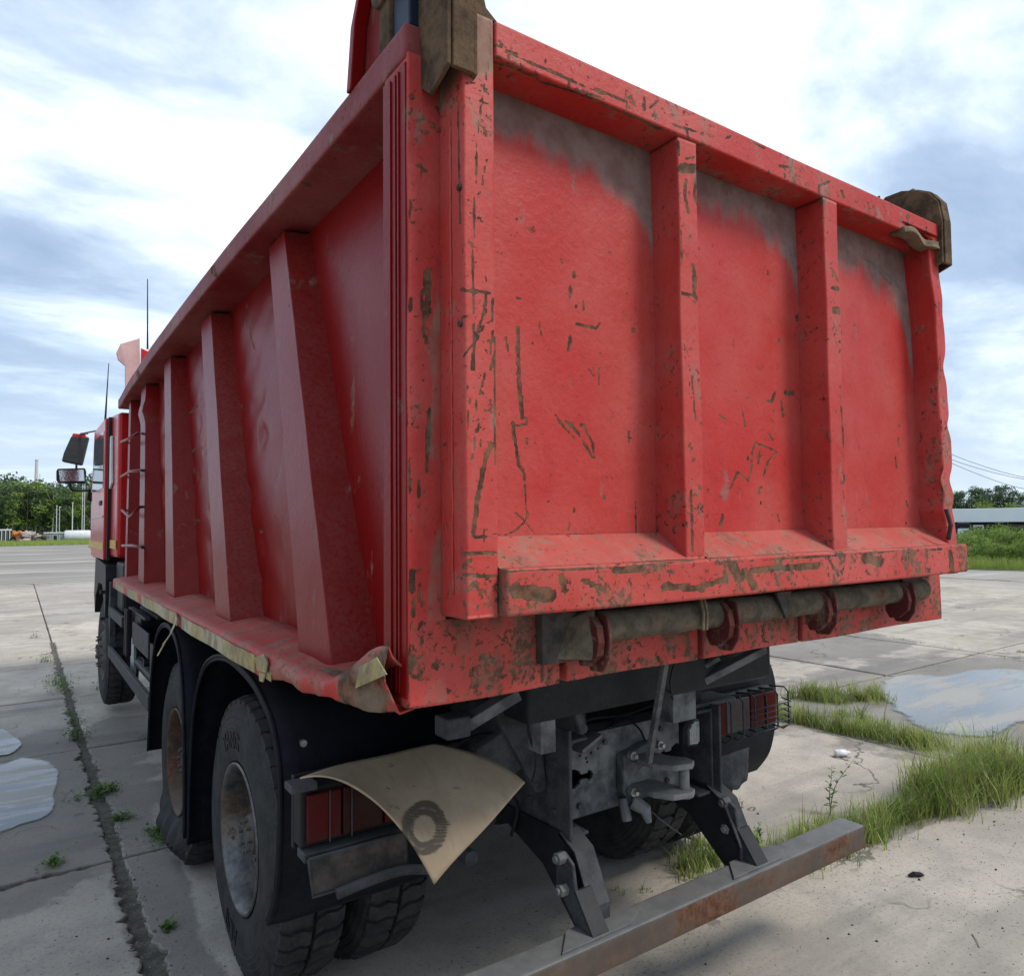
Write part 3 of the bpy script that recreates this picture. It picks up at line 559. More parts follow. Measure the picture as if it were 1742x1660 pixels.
# curl of torn tape and the hanging strip
g = G(); g.sheet([at(432, 1118, 0, -0.108), at(449, 1112, 0, -0.11), at(455, 1128, 0, -0.112), at(452, 1145, 0, -0.115), at(437, 1140, 0, -0.110)], (0.004, 0, 0)); g.sheet([at(440, 1142, 0, -0.108), at(451, 1146, 0, -0.108), at(447, 1160, 0, -0.112), at(441, 1158, 0, -0.112)], (0.003, 0, 0)); g.build('curled_tape', TAPE, fl)
g = G(); a = [at(x, y, 0, v) for x, y, v in ((296, 1044, -0.108), (299, 1056, -0.115), (290, 1078, -0.12), (277, 1098, -0.12), (268, 1116, -0.12))]
for i in range(4): p, q = a[i], a[i+1]; g.hexa([p, p+[.002, .02, 0], q+[.002, .035, 0], q, p+[0, -.045, .012], p+[.002, -.045, .012], q+[.002, -.03, .01], q+[0, -.03, .01]])
g.build('hanging_tape', TAPE, fl)
# top rail of the left wall, slightly bowed
def railp(V):
    x, y, z = V.T; Y = y; bow = -0.022*np.sin(np.pi*np.clip((y-0.3)/5.6, 0, 1)); P = V.copy(); P[:, 0] += bow+fnoise(V, 1.8, 3)*0.004; P[:, 2] += 0.010*np.sin(np.pi*np.clip(y/6, 0, 1))+fnoise(V, 2.5, 1)*0.003
    P[:, 0] += 0.02*np.clip((y-5)/1.2, 0, 1); return P
rbox('top_rail', (0.0, 0.0, 2.94), (0.30, 6.2, 3.03), 0.02, 0.008, RAILM, T, railp, Wpx(0, 0, 2.076, [([(750,945),(760,970)],14), ([(488,1315),(489,1330)],9)])+[([(660, 130), (680, 105)], 2)], maxn=400)
rbox('top_rail', (2.2, 0.0, 2.94), (2.5, 6.2, 3.03), 0.06, 0.008, RAILM, T)
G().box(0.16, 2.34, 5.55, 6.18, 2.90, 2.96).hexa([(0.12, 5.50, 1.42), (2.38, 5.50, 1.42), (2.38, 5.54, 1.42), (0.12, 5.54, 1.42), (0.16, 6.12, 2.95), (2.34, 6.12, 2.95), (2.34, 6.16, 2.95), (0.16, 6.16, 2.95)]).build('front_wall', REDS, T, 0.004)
g = G(); g.box(0.102, 2.398, 0.085, 5.5, 1.405, 1.44); g.build('bed_floor', DARKMUD, T)
# ladder rungs on the front bays
for k, (a, m, b) in enumerate((((206, 752), (216, 748), (234, 737)), ((206, 811), (222, 802), (240, 800)), ((208, 868), (220, 879), (239, 862)), ((208, 928), (225, 928), (242, 931)))):
    pts = [at(a[0], a[1], 1, 5.10)+[0.0, 0, 0]]; 
    z = [at(*a, 0, -0.02)[2], at(*m, 0, -0.03)[2], at(*b, 0, -0.02)[2]]
    P = [at(a[0]+3, a[1], 0, 0.03), at(*a, 0, -0.045), at(*m, 0, -0.05), at(*b, 0, -0.045), at(b[0]+2, b[1], 0, 0.03)]
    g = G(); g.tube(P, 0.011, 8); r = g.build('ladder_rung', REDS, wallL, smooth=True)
    if k == 2: r['label'] = 'bent ladder rung'
# raised plate and ear at the rear of the left wall
g = G(); g.prism([(0.02, 3.03), (0.40, 3.03), (0.36, 3.20), (0.26, 3.36), (0.20, 3.50), (0.02, 3.50)], 0, 0.03, 0.055); g.build('wall_end_plate', RAILM, T, 0.003)
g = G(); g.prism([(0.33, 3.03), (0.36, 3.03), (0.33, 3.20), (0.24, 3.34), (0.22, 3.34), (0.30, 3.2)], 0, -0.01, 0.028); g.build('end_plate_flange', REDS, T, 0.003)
g = G(); g.box(0.0, 0.095, 0.10, 0.16, 3.031, 3.5); g.tube([(-0.01, 0.14, 3.20), (0.02, 0.14, 3.20)], 0.05, 20); g.build('hinge_ear', HINGEM, T, 0.004)
g = G(); g.box(0.01, 0.09, 0.005, 0.095, 3.031, 3.5); g.build('dark_gap_block', BLUEBLK, T, 0.004)  # solid block coloured as the shade in the gap beside the hinge
g = G(); g.prism([(0.02, 3.03), (0.40, 3.03), (0.26, 3.22), (0.02, 3.26)], 0, 2.44, 2.465); g.build('wall_end_plate', MUDST, T, 0.003)
# locking shaft with its hooks and brackets
def shaftm(V): V = V.copy(); V[:, 1] += fnoise(V, 7, 2)*0.003; return V
g = G(); n = 60; P = [(0.50+(2.22-0.50)*i/n, -0.055, 1.545+0.0015*math.sin(i)) for i in range(n+1)]; g.tube(P, 0.042, 20); sh = g.build('locking_shaft', PIPEM, T, smooth=True)
hk = [(-0.04, 0.045), (0.02, 0.055), (0.045, 0.03), (0.052, -0.01), (0.045, -0.045), (0.01, -0.075), (-0.025, -0.078), (-0.04, -0.05)]
for i, x in enumerate((0.487, 0.998, 1.505, 2.02)):
    g = G(); g.prism([(-0.075-b*1.0 if False else -0.065-a*1.0, 1.525+b) for a, b in hk], 0, x-0.012, x+0.012); h = g.build('locking_hook', HOOKM, sh, 0.003)
    g = G(); g.prism([(-0.128, 1.53), (-0.122, 1.475), (-0.095, 1.435), (-0.05, 1.432), (-0.03, 1.46), (-0.03, 1.56), (-0.08, 1.588), (-0.118, 1.58)], 0, x+0.016, x+0.026); g.build('hook_plate', HOOKM, sh, 0.004)
g = G(); g.prism([(1.22, 1.598), (1.30, 1.598), (1.265, 1.51)], 1, -0.11, -0.10); g.build('wedge_plate', DARKMUD, T, 0.002)
g = G(); g.prism([(2.04, 1.50), (2.22, 1.605), (2.05, 1.605)], 1, -0.075, -0.06); g.build('wedge_plate', DARKMUD, T, 0.002)
g = G(); 
for x in (0.88, 0.895): g.tube([(x, -0.10, 1.60), (x, -0.11, 1.56), (x+0.008, -0.10, 1.51)], 0.005, 6)
g.build('shaft_clip', MUDST, sh)
g = G(); g.hexa([(0.40, -0.03, 1.47), (0.47, -0.10, 1.47), (0.49, -0.06, 1.47), (0.42, 0, 1.47), (0.45, -0.03, 1.57), (0.49, -0.09, 1.60), (0.50, -0.06, 1.60), (0.46, 0, 1.57)]); g.build('shaft_bracket', PIPEM, sh, 0.004)
g = G(); g.box(0.36, 0.48, -0.035, -0.004, 1.46, 1.60); g.build('shaft_housing', DARKMUD, T, 0.004)

# ---- chassis -------------------------------------------------------
CY = 0.50
def channel(x0, x1, zb, zt, y0, y1, t, opening):   # C section
    g = G(); g.box(x0, x1, y0, y1, zt-t, zt); g.box(x0, x1, y0, y1, zb, zb+t)
    if opening > 0: g.box(x0, x0+t, y0, y1, zb+t, zt-t)
    else: g.box(x1-t, x1, y0, y1, zb+t, zt-t)
    return g
cl_ = channel(0.86, 0.955, 0.715, 1.055, CY, 8.2, 0.012, 1).build('frame_rail', CHAS, T, 0.004)
cr_ = channel(1.53, 1.625, 0.715, 1.055, CY, 8.2, 0.012, -1).build('frame_rail', CHAS, T, 0.004)
g = G(); g.box(0.845, 0.858, 0.47, 1.15, 0.70, 1.10); g.build('rail_side_plate', CHAS, T, 0.004); g = G(); g.box(1.628, 1.64, 0.47, 1.15, 0.70, 1.07); g.build('rail_side_plate', CHAS, T, 0.004)
# rear cross plate with keyhole slots built as a grid with openings
def crossplate():
    g = G(); x0, x1, z0, z1, y0 = 0.955, 1.53, 0.745, 1.015, 0.60
    cut = [(0.985, 0.878, 0.035), (1.50, 0.878, 0.035)]
    n, m = 116, 54; ok = np.zeros((n, m), bool)
    for i in range(n):
        for j in range(m):
            x = x0+(i+.5)*(x1-x0)/n; z = z0+(j+.5)*(z1-z0)/m; hole = False
            if math.hypot(x-0.972, z-0.875) < 0.034 or math.hypot(x-1.045, z-0.875) < 0.018 or (0.972 < x < 1.045 and abs(z-0.875) < 0.009): hole = True
            if math.hypot(x-1.513, z-0.875) < 0.034 or math.hypot(x-1.44, z-0.875) < 0.018 or (1.44 < x < 1.513 and abs(z-0.875) < 0.009): hole = True
            for hx, hz in ((1.0, 0.955), (1.03, 0.94), (1.055, 0.955), (1.09, 0.965), (1.035, 0.925), (1.40, 0.945), (1.37, 0.965)):
                if math.hypot(x-hx, z-hz) < 0.0055: hole = True
            ok[i, j] = not hole
    for i in range(n):
        for j in range(m):
            if not ok[i, j]: continue
            xa, xb = x0+i*(x1-x0)/n, x0+(i+1)*(x1-x0)/n; za, zb = z0+j*(z1-z0)/m, z0+(j+1)*(z1-z0)/m
            g.add([(xa, y0, za), (xb, y0, za), (xb, y0, zb), (xa, y0, zb)], [(0, 1, 2, 3)])
            for di, dj, e in ((-1, 0, 0), (1, 0, 1), (0, -1, 2), (0, 1, 3)):
                a, b = i+di, j+dj
                if 0 <= a < n and 0 <= b < m and not ok[a, b]:
                    q = {0: [(xa, y0, za), (xa, y0, zb)], 1: [(xb, y0, zb), (xb, y0, za)], 2: [(xb, y0, za), (xa, y0, za)], 3: [(xa, y0, zb), (xb, y0, zb)]}[e]
                    g.add([q[0], q[1], (q[1][0], y0+0.012, q[1][2]), (q[0][0], y0+0.012, q[0][2])], [(0, 1, 2, 3)])
    g.box(x0, x1, y0, y0+0.10, z1, z1+0.012); g.box(x0, x1, y0, y0+0.10, z0-0.012, z0)
    return g.build('cross_plate', CHASL, T, fix=False)
cp = crossplate()
g = G(); g.box(0.955, 1.53, 0.72, 0.74, 0.74, 1.02); g.build('cross_plate_backing', RUBBER, T)
# corner tabs closing the channel ends
g = G(); g.prism([(0.955, 0.985), (1.05, 1.03), (1.05, 1.042), (0.955, 1.0)], 1, 0.53, 0.59); g.build('gusset', CHASL, T, 0.002)
# tow hitch: mounting plate, two jaws, pin, lever bar
hx = 1.285
g = G(); g.prism([(hx-0.105, 0.93), (hx+0.05, 0.96), (hx+0.06, 0.90), (hx-0.03, 0.86), (hx-0.04, 0.78), (hx-0.08, 0.74), (hx-0.11, 0.80)], 1, 0.555, 0.598); hit = g.build('tow_hitch', CHASL, T, 0.006)
def jaw(z, L): 
    g = G(); g.prism([(hx-0.075, 0.556), (hx-0.07, 0.44), (hx-0.03, 0.375), (hx+0.05, 0.352), (hx+0.085, 0.375), (hx+0.09, 0.42), (hx+0.055, 0.46), (hx+0.03, 0.556)], 2, z, z+0.022); g.build('hitch_jaw', CHASL, hit, 0.005)
jaw(0.905, 1); jaw(0.80, 1)
g = G(); g.tube([(hx+0.055, 0.40, 0.822), (hx+0.055, 0.40, 0.905)], 0.019, 16); g.tube([(hx+0.055, 0.40, 0.79), (hx+0.055, 0.40, 0.80)], 0.028, 16); g.build('hitch_pin', CHASL, hit, 0.002)
for dx, dz in ((-0.085, 0.935), (0.06, 0.95), (-0.085, 0.80)):
    g = G(); g.tube([(hx+dx, 0.545, dz), (hx+dx, 0.522, dz)], 0.017, 6); g.tube([(hx+dx, 0.522, dz), (hx+dx, 0.505, dz)], 0.009, 8); g.build('bolt', CHROME, hit, 0.001)
g = G(); g.tube([(hx-0.075, 0.54, 0.76), (hx-0.05, 0.50, 0.735), (hx-0.045, 0.49, 0.69)], [0.03, 0.024, 0.012], 10); g.tube([(hx-0.10, 0.57, 0.77), (hx-0.10, 0.55, 0.69)], 0.02, 8); g.build('hitch_lock', CHASL, hit, 0.002)
b0 = at(1103, 1297, 1, 0.42); b1 = at(1131, 1128, 1, 0.30)
g = G(); d = np.array([0.011, 0, 0]); e = np.array([0, 0.011, 0]); g.hexa([b0-d-e, b0+d-e, b0+d+e, b0-d+e, b1-d-e, b1+d-e, b1+d+e, b1-d+e]); g.build('prop_bar', CHASL, T, 0.002)
# sub-frame of the tipping body
g = G(); g.box(0.62, 1.88, 0.40, 0.55, 1.17, 1.315); g.build('pivot_cross_tube', BLACKM, T, 0.01)
g = G()
for a_, b_ in ((920, 945), (1145, 1184)):
    xa, xb = at(a_, 1200, 1, 0.42)[0], at(b_, 1180, 1, 0.42)[0]; g = G(); g.box(xa, xb, 0.42, 0.50, 1.06, 1.40); g.build('pivot_upright', CHASL, T, 0.004)
g = G(); g.box(0.86, 1.0, 0.56, 5.6, 1.056, 1.16); g.box(1.49, 1.63, 0.56, 5.6, 1.056, 1.16); g.build('subframe_rail', BLACKM, T, 0.004)
g = G(); g.box(0.70, 0.86, 0.55, 5.4, 1.20, 1.40); g.box(1.64, 1.80, 0.55, 5.4, 1.20, 1.40)
g.build('bed_bearers', BLACKM, T, 0.003, kind='stuff')
for y in (0.7, 1.3, 1.9, 2.5, 3.1, 3.7, 4.3, 4.9): g = G(); g.box(0.25, 2.25, y, y+0.10, 1.33, 1.404); g.build('bed_crossmember', BLACKM, T, 0.003)
def brace(name, a, b, w, mat, t=0.012):
    a, b = np.array(a, float), np.array(b, float); d = (b-a)/np.linalg.norm(b-a); s = np.cross(d, (0, 1, 0)); s /= np.linalg.norm(s); u = np.array([0, 1, 0])
    g = G(); g.hexa([a-s*w/2, a+s*w/2, a+s*w/2+u*t, a-s*w/2+u*t, b-s*w/2, b+s*w/2, b+s*w/2+u*t, b-s*w/2+u*t]); return g.build(name, mat, T, 0.003)
brace('body_brace', at(885, 1182, 1, 0.30), at(790, 1240, 1, 0.34), 0.035, CHASL, 0.05)
brace('body_brace', at(878, 1176, 1, 0.34), at(800, 1222, 1, 0.38), 0.02, CHASL, 0.03)
brace('body_brace', at(1305, 1105, 1, 0.30), at(1200, 1160, 1, 0.40), 0.03, CHASL, 0.04)
brace('body_brace', at(1225, 1120, 1, 0.36), at(1165, 1155, 1, 0.46), 0.02, CHASL, 0.03)
g = G(); g.box(0.28, 0.36, 0.32, 0.40, 1.20, 1.26); g.build('brace_shoe', CHAS, T, 0.006)
# rear bracket wings each side of the frame
g = G(); g.prism([(0.60, 1.40), (0.68, 1.40), (0.82, 1.10), (0.845, 0.86), (0.80, 0.86), (0.62, 1.18)], 1, 0.60, 0.63); g.prism([(0.56, 1.05), (0.845, 1.16), (0.845, 1.02), (0.70, 0.92), (0.58, 0.98)], 1, 0.62, 0.66); g.build('frame_wing', CHAS, T, 0.005)
g = G(); g.box(1.50, 1.80, 0.52, 0.66, 1.058, 1.075); g.build('frame_wing', CHAS, T, 0.005)
# clevis hanging above the cross plate
g = G(); p = at(965, 1185, 1, 0.44); q = at(990, 1240, 1, 0.50); g.tube([p, (p+q)/2+[0.004, 0, 0], q], [0.010, 0.012, 0.024], 8); g.tube([p+[0.03, 0, 0.005], q+[0.01, 0, 0.01]], 0.009, 8); g.build('clevis_link', CHAS, T, 0.002)
def wire(name, P, r, mat=RUBBER, parent=T, n=6):
    P = [np.array(p, float) for p in P]; Q = []
    for i in range(len(P)-1):
        p0, p1, p2, p3 = P[max(i-1, 0)], P[i], P[i+1], P[min(i+2, len(P)-1)]
        for k in range(6):
            t = k/6; Q.append(0.5*((2*p1)+(-p0+p2)*t+(2*p0-5*p1+4*p2-p3)*t*t+(-p0+3*p1-3*p2+p3)*t**3))
    Q.append(P[-1]); g = G(); g.tube(Q, r, n); return g.build(name, mat, parent, smooth=True)
wire('cable', [at(1040, 1235, 1, 0.62), at(1070, 1228, 1, 0.60), at(1088, 1240, 1, 0.56), at(1098, 1262, 1, 0.52)], 0.004)
wire('cable', [at(1000, 1245, 1, 0.62), at(1030, 1240, 1, 0.62), at(1060, 1225, 1, 0.64), at(1100, 1228, 1, 0.66)], 0.006)
wire('steel_rod', [at(1092, 1365, 1, 0.60), at(1125, 1395, 1, 0.52), at(1160, 1420, 1, 0.5)], 0.003, CHAS)
# square reflector lamp
c = at(1180, 1247, 1, 0.47)
g = G(); g.prism([(c[0]-0.032, c[2]-0.045), (c[0]+0.022, c[2]-0.05), (c[0]+0.034, c[2]-0.02), (c[0]+0.034, c[2]+0.05), (c[0]+0.008, c[2]+0.055), (c[0]-0.032, c[2]+0.02)], 1, c[1], c[1]+0.03); wl_ = g.build('work_lamp', CHAS, T, 0.004)
g = G(); g.prism([(c[0]-0.024, c[2]-0.038), (c[0]+0.02, c[2]-0.042), (c[0]+0.028, c[2]-0.018), (c[0]+0.028, c[2]+0.042), (c[0]+0.006, c[2]+0.046), (c[0]-0.024, c[2]+0.018)], 1, c[1]-0.004, c[1]+0.001); g.build('lens', LENSW, wl_, 0.001)
g = G()
for i in range(5):
    for j in range(8):
        x, z = c[0]-0.018+i*0.0095, c[2]-0.034+j*0.0095
        g.box(x, x+0.006, c[1]-0.0065, c[1]-0.0035, z, z+0.006)
g.build('lens_facets', LENSW, wl_, 0)
# brake chambers, air hoses and loose cables under the tail
for x in (0.66, 1.84):
    g = G(); g.tube([(x, 1.30, 0.66), (x, 1.20, 0.70), (x, 1.02, 0.76)], [0.03, 0.075, 0.075], 14); g.build('brake_chamber', CHAS, T, 0.003)
wire('air_hose', [(0.66, 1.1, 0.84), (0.72, 0.95, 0.98), (0.82, 0.85, 1.0), (0.835, 0.8, 0.92), (0.82, 1.0, 0.85)], 0.009)
wire('air_hose', [(1.0, 0.63, 1.03), (1.1, 0.66, 1.06), (1.3, 0.68, 1.04), (1.48, 0.66, 1.07)], 0.008)
wire('air_hose', [at(800, 1290, 1, 0.75), at(850, 1330, 1, 0.72), at(880, 1370, 1, 0.74), at(870, 1420, 1, 0.8)], 0.008)
wire('cable', [at(905, 1190, 1, 0.5), at(898, 1240, 1, 0.48), at(912, 1290, 1, 0.47), at(905, 1330, 1, 0.49)], 0.004)
wire('cable', [at(1150, 1120, 1, 0.3), at(1140, 1160, 1, 0.36), at(1148, 1200, 1, 0.45), at(1160, 1225, 1, 0.5)], 0.004)
for x, z in ((0.99, 0.985), (0.99, 0.775), (1.12, 0.985), (1.19, 0.77), (1.42, 0.985), (1.45, 0.775), (1.36, 0.775)):
    g = G(); g.tube([(x, 0.60, z), (x, 0.588, z)], 0.011, 6); g.build('bolt', CHAS, cp, 0.001)
for y in (0.55, 0.70, 0.85):
    for z in (0.80, 0.97): g = G(); g.tube([(0.845, y, z), (0.832, y, z)], 0.013, 6); g.build('bolt', CHAS, T, 0.001)
# ---- tail lights
def tail_light(xc, side):
    y = 0.66; x0, x1, z0, z1 = xc-0.215, xc+0.215, 0.868, 1.02
    g = G(); g.box(x0-0.012, x1+0.012, y+0.002, y+0.07, z0-0.012, z1+0.012); tl = g.build('tail_light', RUBBER, T, 0.006)
    seg = [(0, 0.26, LENSR, 'red_lens'), (0.26, 0.58, LENSO if side < 0 else LENSW, 'indicator_lens'), (0.58, 1.0, LENSR, 'red_lens')]
    if side > 0: seg = [(0, 0.16, LENSR, 'red_lens'), (0.16, 0.55, flat('smoked_lens', (0.07, 0.055, 0.055), 0.35), 'reversing_lens'), (0.55, 0.8, LENSR, 'red_lens'), (0.8, 1.0, LENSR, 'red_lens')]
    for a, b, m, nme in seg: G().box(x0+(x1-x0)*a+0.003, x0+(x1-x0)*b-0.003, y-0.018, y+0.0, z0+0.004, z1-0.004).build(nme, m, tl, 0.005)
    # wire guard
    r = 0.0042 if side > 0 else 0.003; gy = y-0.075
    if side < 0:
        g = G(); g.box(x0-0.01, x1+0.05, y-0.03, y+0.04, z0-0.045, z0-0.018); g.build('lower_bracket', CHAS, tl, 0.004)
        g = G(); g.box(x0-0.05, x0+0.03, y-0.03, y+0.04, z1+0.012, z1+0.035); g.build('upper_bracket', CHAS, tl, 0.004)
        for i in (1, 2): x = x0+0.07*i; g = G(); g.tube([(x, y-0.024, z1), (x, y-0.024, z0)], 0.0022, 5); g.build('guard_wire', CHAS, tl)
        return tl
    mt = CHAS if side > 0 else CHASL
    for i in range(6):
        x = x0+0.03+i*(x1-x0-0.02)/5
        g = G(); g.tube([(x-0.01, y+0.02, z1+0.014), (x, gy+0.02, z1+0.02), (x, gy, z1), (x, gy, z0+0.0), (x, gy+0.03, z0-0.022), (x-0.01, y+0.02, z0-0.014)], r, 6); g.build('guard_wire', mt, tl, smooth=True)
    for j in range(5):
        z = z0+0.004+j*0.026
        g = G(); g.tube([(x0+0.15 if side > 0 else x0, gy-r*2, z), (x1+0.02, gy-r*2, z), (x1+0.03, gy+0.05, z+0.006)], r*0.75, 6); g.build('guard_wire', mt, tl, smooth=True)
    return tl
tail_light(0.195, -1); tail_light(2.03, 1)
# mounting behind lights
g = G(); g.box(-0.03, 0.56, 0.735, 0.76, 0.83, 1.05); g.build('light_bracket', BLACKM, T, 0.004); g = G(); g.box(1.70, 2.30, 0.735, 0.76, 0.83, 1.06); g.build('light_bracket', BLACKM, T, 0.004)
g = G(); n = 14
a = [at(1212, 1290, 1, 0.72), at(1272, 1270, 1, 0.72), at(1272, 1330, 1, 0.70), at(1212, 1350, 1, 0.70)]
V = []
for i in range(n+1):
    for j in range(7):
        u, v = i/n, j/6; p = (a[0]*(1-u)+a[1]*u)*(1-v)+(a[3]*(1-u)+a[2]*u)*v; V.append(p+[0, 0.012*math.sin(u*9)*v+random.uniform(-.003, .003), 0.012*math.sin(u*7)*v])
FF = [(i*7+j, (i+1)*7+j, (i+1)*7+j+1, i*7+j+1) for i in range(n) for j in range(6)]; g.add(V, FF); o = g.build('mud_flap', CHAS, T, smooth=True, fix=False); o.modifiers.new('s', 'SOLIDIFY').thickness = 0.008
# filter canisters behind the right light
g = G(); p = at(1195, 1203, 1, 0.80); q = at(1245, 1190, 1, 0.95); g.tube([p, p+(q-p)*0.25, p+(q-p)*0.26, q], [0.045, 0.045, 0.038, 0.038], 18); g.tube([p-(q-p)*0.04, p+(q-p)*0.06], 0.05, 18); g.build('filter_canister', CHAS, T, 0.003)
g = G(); p = at(1200, 1185, 1, 0.95); g.box(p[0]-0.02, p[0]+0.20, 0.95, 1.1, p[2]-0.03, p[2]+0.10); g.build('valve_block', CHAS, T, 0.01)
g = G(); p = at(1240, 1140, 1, 0.6); g.box(p[0]-0.09, p[0]+0.05, 0.55, 0.68, p[2]-0.04, p[2]+0.10); g.box(p[0]-0.02, p[0]+0.02, 0.5, 0.55, p[2]-0.02, p[2]+0.02); g.build('hinge_block', CHAS, T, 0.012)
# number plate frame, left, with its buckled tray
a, b, c_, d_ = at(525, 1462, 1, 0.62), at(690, 1415, 1, 0.60), at(696, 1475, 1, 0.60), at(532, 1525, 1, 0.62)
g = G(); g.sheet([a, b, c_, d_], (0, 0.006, 0)); pf = g.build('plate_frame', DARKMUD, T, 0.002)
g = G(); g.tube([a, b, c_, d_, a], 0.006, 6); g.build('frame_rim', CHAS, pf, smooth=True)
wire('buckled_tray', [at(572, 1520, 1, 0.58), at(620, 1500, 1, 0.57), at(680, 1480, 1, 0.57), at(728, 1478, 1, 0.58)], 0.017, CHAS)
for i in range(0):
    g = G(); x, y = 545+i*17, 1497-i*5; p = at(x, y, 1, 0.612); g.box(p[0]-0.006, p[0]+0.006, p[1]-0.002, p[1]+0.001, p[2]-0.022, p[2]+0.022); g.build('faded_character', MUDST, pf)
# ---- fenders
def fender(prof, x0, x1):
    P = [np.array((0, y, z)) for y, z in prof]; Q = []
    for i in range(len(P)-1):
        p0, p1, p2, p3 = P[max(i-1, 0)], P[i], P[i+1], P[min(i+2, len(P)-1)]
        for k in range(5): t = k/5; Q.append(0.5*((2*p1)+(-p0+p2)*t+(2*p0-5*p1+4*p2-p3)*t*t+(-p0+3*p1-3*p2+p3)*t**3))
    Q.append(P[-1]); g = G(); xs_ = [x0, x0+0.012, x0+0.07, x1]; off = [0.02, 0, -0.004, 0]
    V = []
    cy = sum(q[1] for q in Q)/len(Q)
    for q in Q:
        nrm = np.array((0, q[1]-cy, q[2]-0.62)); nrm /= np.linalg.norm(nrm)
        for x, o in zip(xs_, off): V.append(np.array((x, q[1], q[2]))-nrm*o)
    m = 4; g.add(V, [(i*m+j, (i+1)*m+j, (i+1)*m+j+1, i*m+j+1) for i in range(len(Q)-1) for j in range(m-1)])
    f = g.build('fender', PLAST, T, smooth=True, fix=False); md = f.modifiers.new('s', 'SOLIDIFY'); md.thickness = 0.010; md.offset = 0
    g = G(); g.tube([np.array((x0+0.004, q[1], q[2])) for q in Q], 0.009, 6); g.build('fender_bead', PLAST, f, smooth=True)
    return f
f1 = fender([(0.985, .50), (0.90, .62), (.86, .80), (.86, 1.0), (.93, 1.14), (1.05, 1.215), (1.25, 1.27), (1.6, 1.29), (1.92, 1.23), (2.13, 1.10), (2.26, .9), (2.32, .6), (2.34, .28)], -0.035, 0.62)
f2 = fender([(2.43, .28), (2.45, .6), (2.50, .9), (2.58, 1.1), (2.72, 1.22), (2.95, 1.27), (3.2, 1.24), (3.42, 1.12), (3.55, .9), (3.62, .6), (3.66, .40)], -0.035, 0.62)
fr2 = fender([(2.43, .28), (2.45, .6), (2.50, .9), (2.58, 1.1), (2.72, 1.22), (2.95, 1.27), (3.2, 1.24), (3.42, 1.12), (3.55, .9), (3.62, .6), (3.66, .40)], 1.9, 2.53)  # right fender added to keep light out from under the bed
fr1 = fender([(0.985, .50), (0.90, .62), (.86, .80), (.86, 1.0), (.93, 1.14), (1.05, 1.215), (1.25, 1.27), (1.6, 1.29), (1.92, 1.23), (2.13, 1.10), (2.26, .9), (2.32, .6)], 1.9, 2.53)
g = G(); g.tube([(-0.03, 0.99, 0.502), (0.03, 0.985, 0.498), (0.3, 0.985, 0.498), (0.6, 0.985, 0.50)], 0.010, 6); g.build('fender_lip', PLAST, f1, smooth=True)
for y, z in ((0.90, 1.10),): g = G(); g.tube([(0.05, y-0.02, z), (0.05, y+0.02, z)], 0.012, 8); g.build('rivet', CHROME, f1)
# ---- wheels
def text_mesh(s, size, depth):
    c = bpy.data.curves.new('t', 'FONT'); c.body = s; c.size = size; c.extrude = depth; c.align_x = 'CENTER'; c.resolution_u = 3
    o = bpy.data.objects.new('t', c); col.objects.link(o); dg = bpy.context.evaluated_depsgraph_get(); me = o.evaluated_get(dg).to_mesh()
    V = np.array([v.co[:] for v in me.vertices]); F = [tuple(p.vertices) for p in me.polygons]; o.evaluated_get(dg).to_mesh_clear(); bpy.data.objects.remove(o); bpy.data.curves.remove(c); return V, F
def tyre_g(cx, cy, cz, sgn, R=0.555, wd=0.29, flatr=0, front=False):
    "cx = outer face; sgn +1: tyre extends to +x"
    g = G(); r = R-0.016
    prof = [(0.035, 0.285), (0.012, 0.30), (0.008, 0.315), (0.003, 0.34), (0.0, 0.37), (0.0, 0.41), (0.0015, 0.428), (0.0, 0.432), (0.004, 0.448), (0.003, 0.452), (0.011, 0.472), (0.009, 0.476), (0.020, 0.500), (0.019, 0.505), (0.030, r-0.012), (0.045, r)]
    prof = prof+[(wd/2-0.012, r+0.004), (wd/2-0.008, r-0.008), (wd/2+0.008, r-0.008), (wd/2+0.012, r+0.004)]+[(wd-t, q) for t, q in prof[::-1]]
    g.lathe(prof, (cx, cy, cz), 0, 72, 0, sgn)
    N = 42
    for k in range(N):
        for half in (0, 1):
            a0 = 2*math.pi*(k+0.5*half)/N; w_ = 2*math.pi/N
            # each lug: chevron bar from shoulder to the middle
            for seg in range(3):
                t0, t1 = [(0.028, 0.060), (0.060, 0.100), (0.100, 0.137)][seg]
                s0, s1 = [(0.0, 0.10), (0.10, 0.02), (0.02, 0.22)][seg]
                P = []
                for rr in (r-0.02 if seg else r-0.028, R+0.002*math.sin(k*3.1+half)):
                    for t, s_, e in ((t0, s0, 0), (t1, s1, 0), (t1, s1, 1), (t0, s0, 1)):
                        ang = a0+w_*(s_+0.74*e*(1 if seg < 2 else 0.95)); tt = t if not half else wd-t; q = rr-(0.012 if t < 0.03 else 0)
                        P.append((cx+sgn*tt, cy+q*math.cos(ang), cz+q*math.sin(ang)))
                g.hexa(P)
    V = np.array(g.v)
    if flatr:
        z = V[:, 2]; k = np.clip((0.24-z)/0.24, 0, 1); ax = np.abs(V[:, 0]-(cx+sgn*wd/2))/(wd/2)
        V[:, 0] += np.sign(V[:, 0]-(cx+sgn*wd/2))*ax**2*0.055*np.clip(1-np.abs((z-0.11)/0.13), 0, 1)
        V[:, 0] += np.sign(V[:, 0]-(cx+sgn*wd/2))*ax**2*0.012*np.sin(V[:, 1]*38)*np.clip(1-np.abs((z-0.12)/0.14), 0, 1)
    V[:, 2] = np.where(V[:, 2] < 0.022, 0.004+0.25*np.maximum(V[:, 2]+0.05, 0), V[:, 2])
    g.v = [tuple(v) for v in V]
    return g
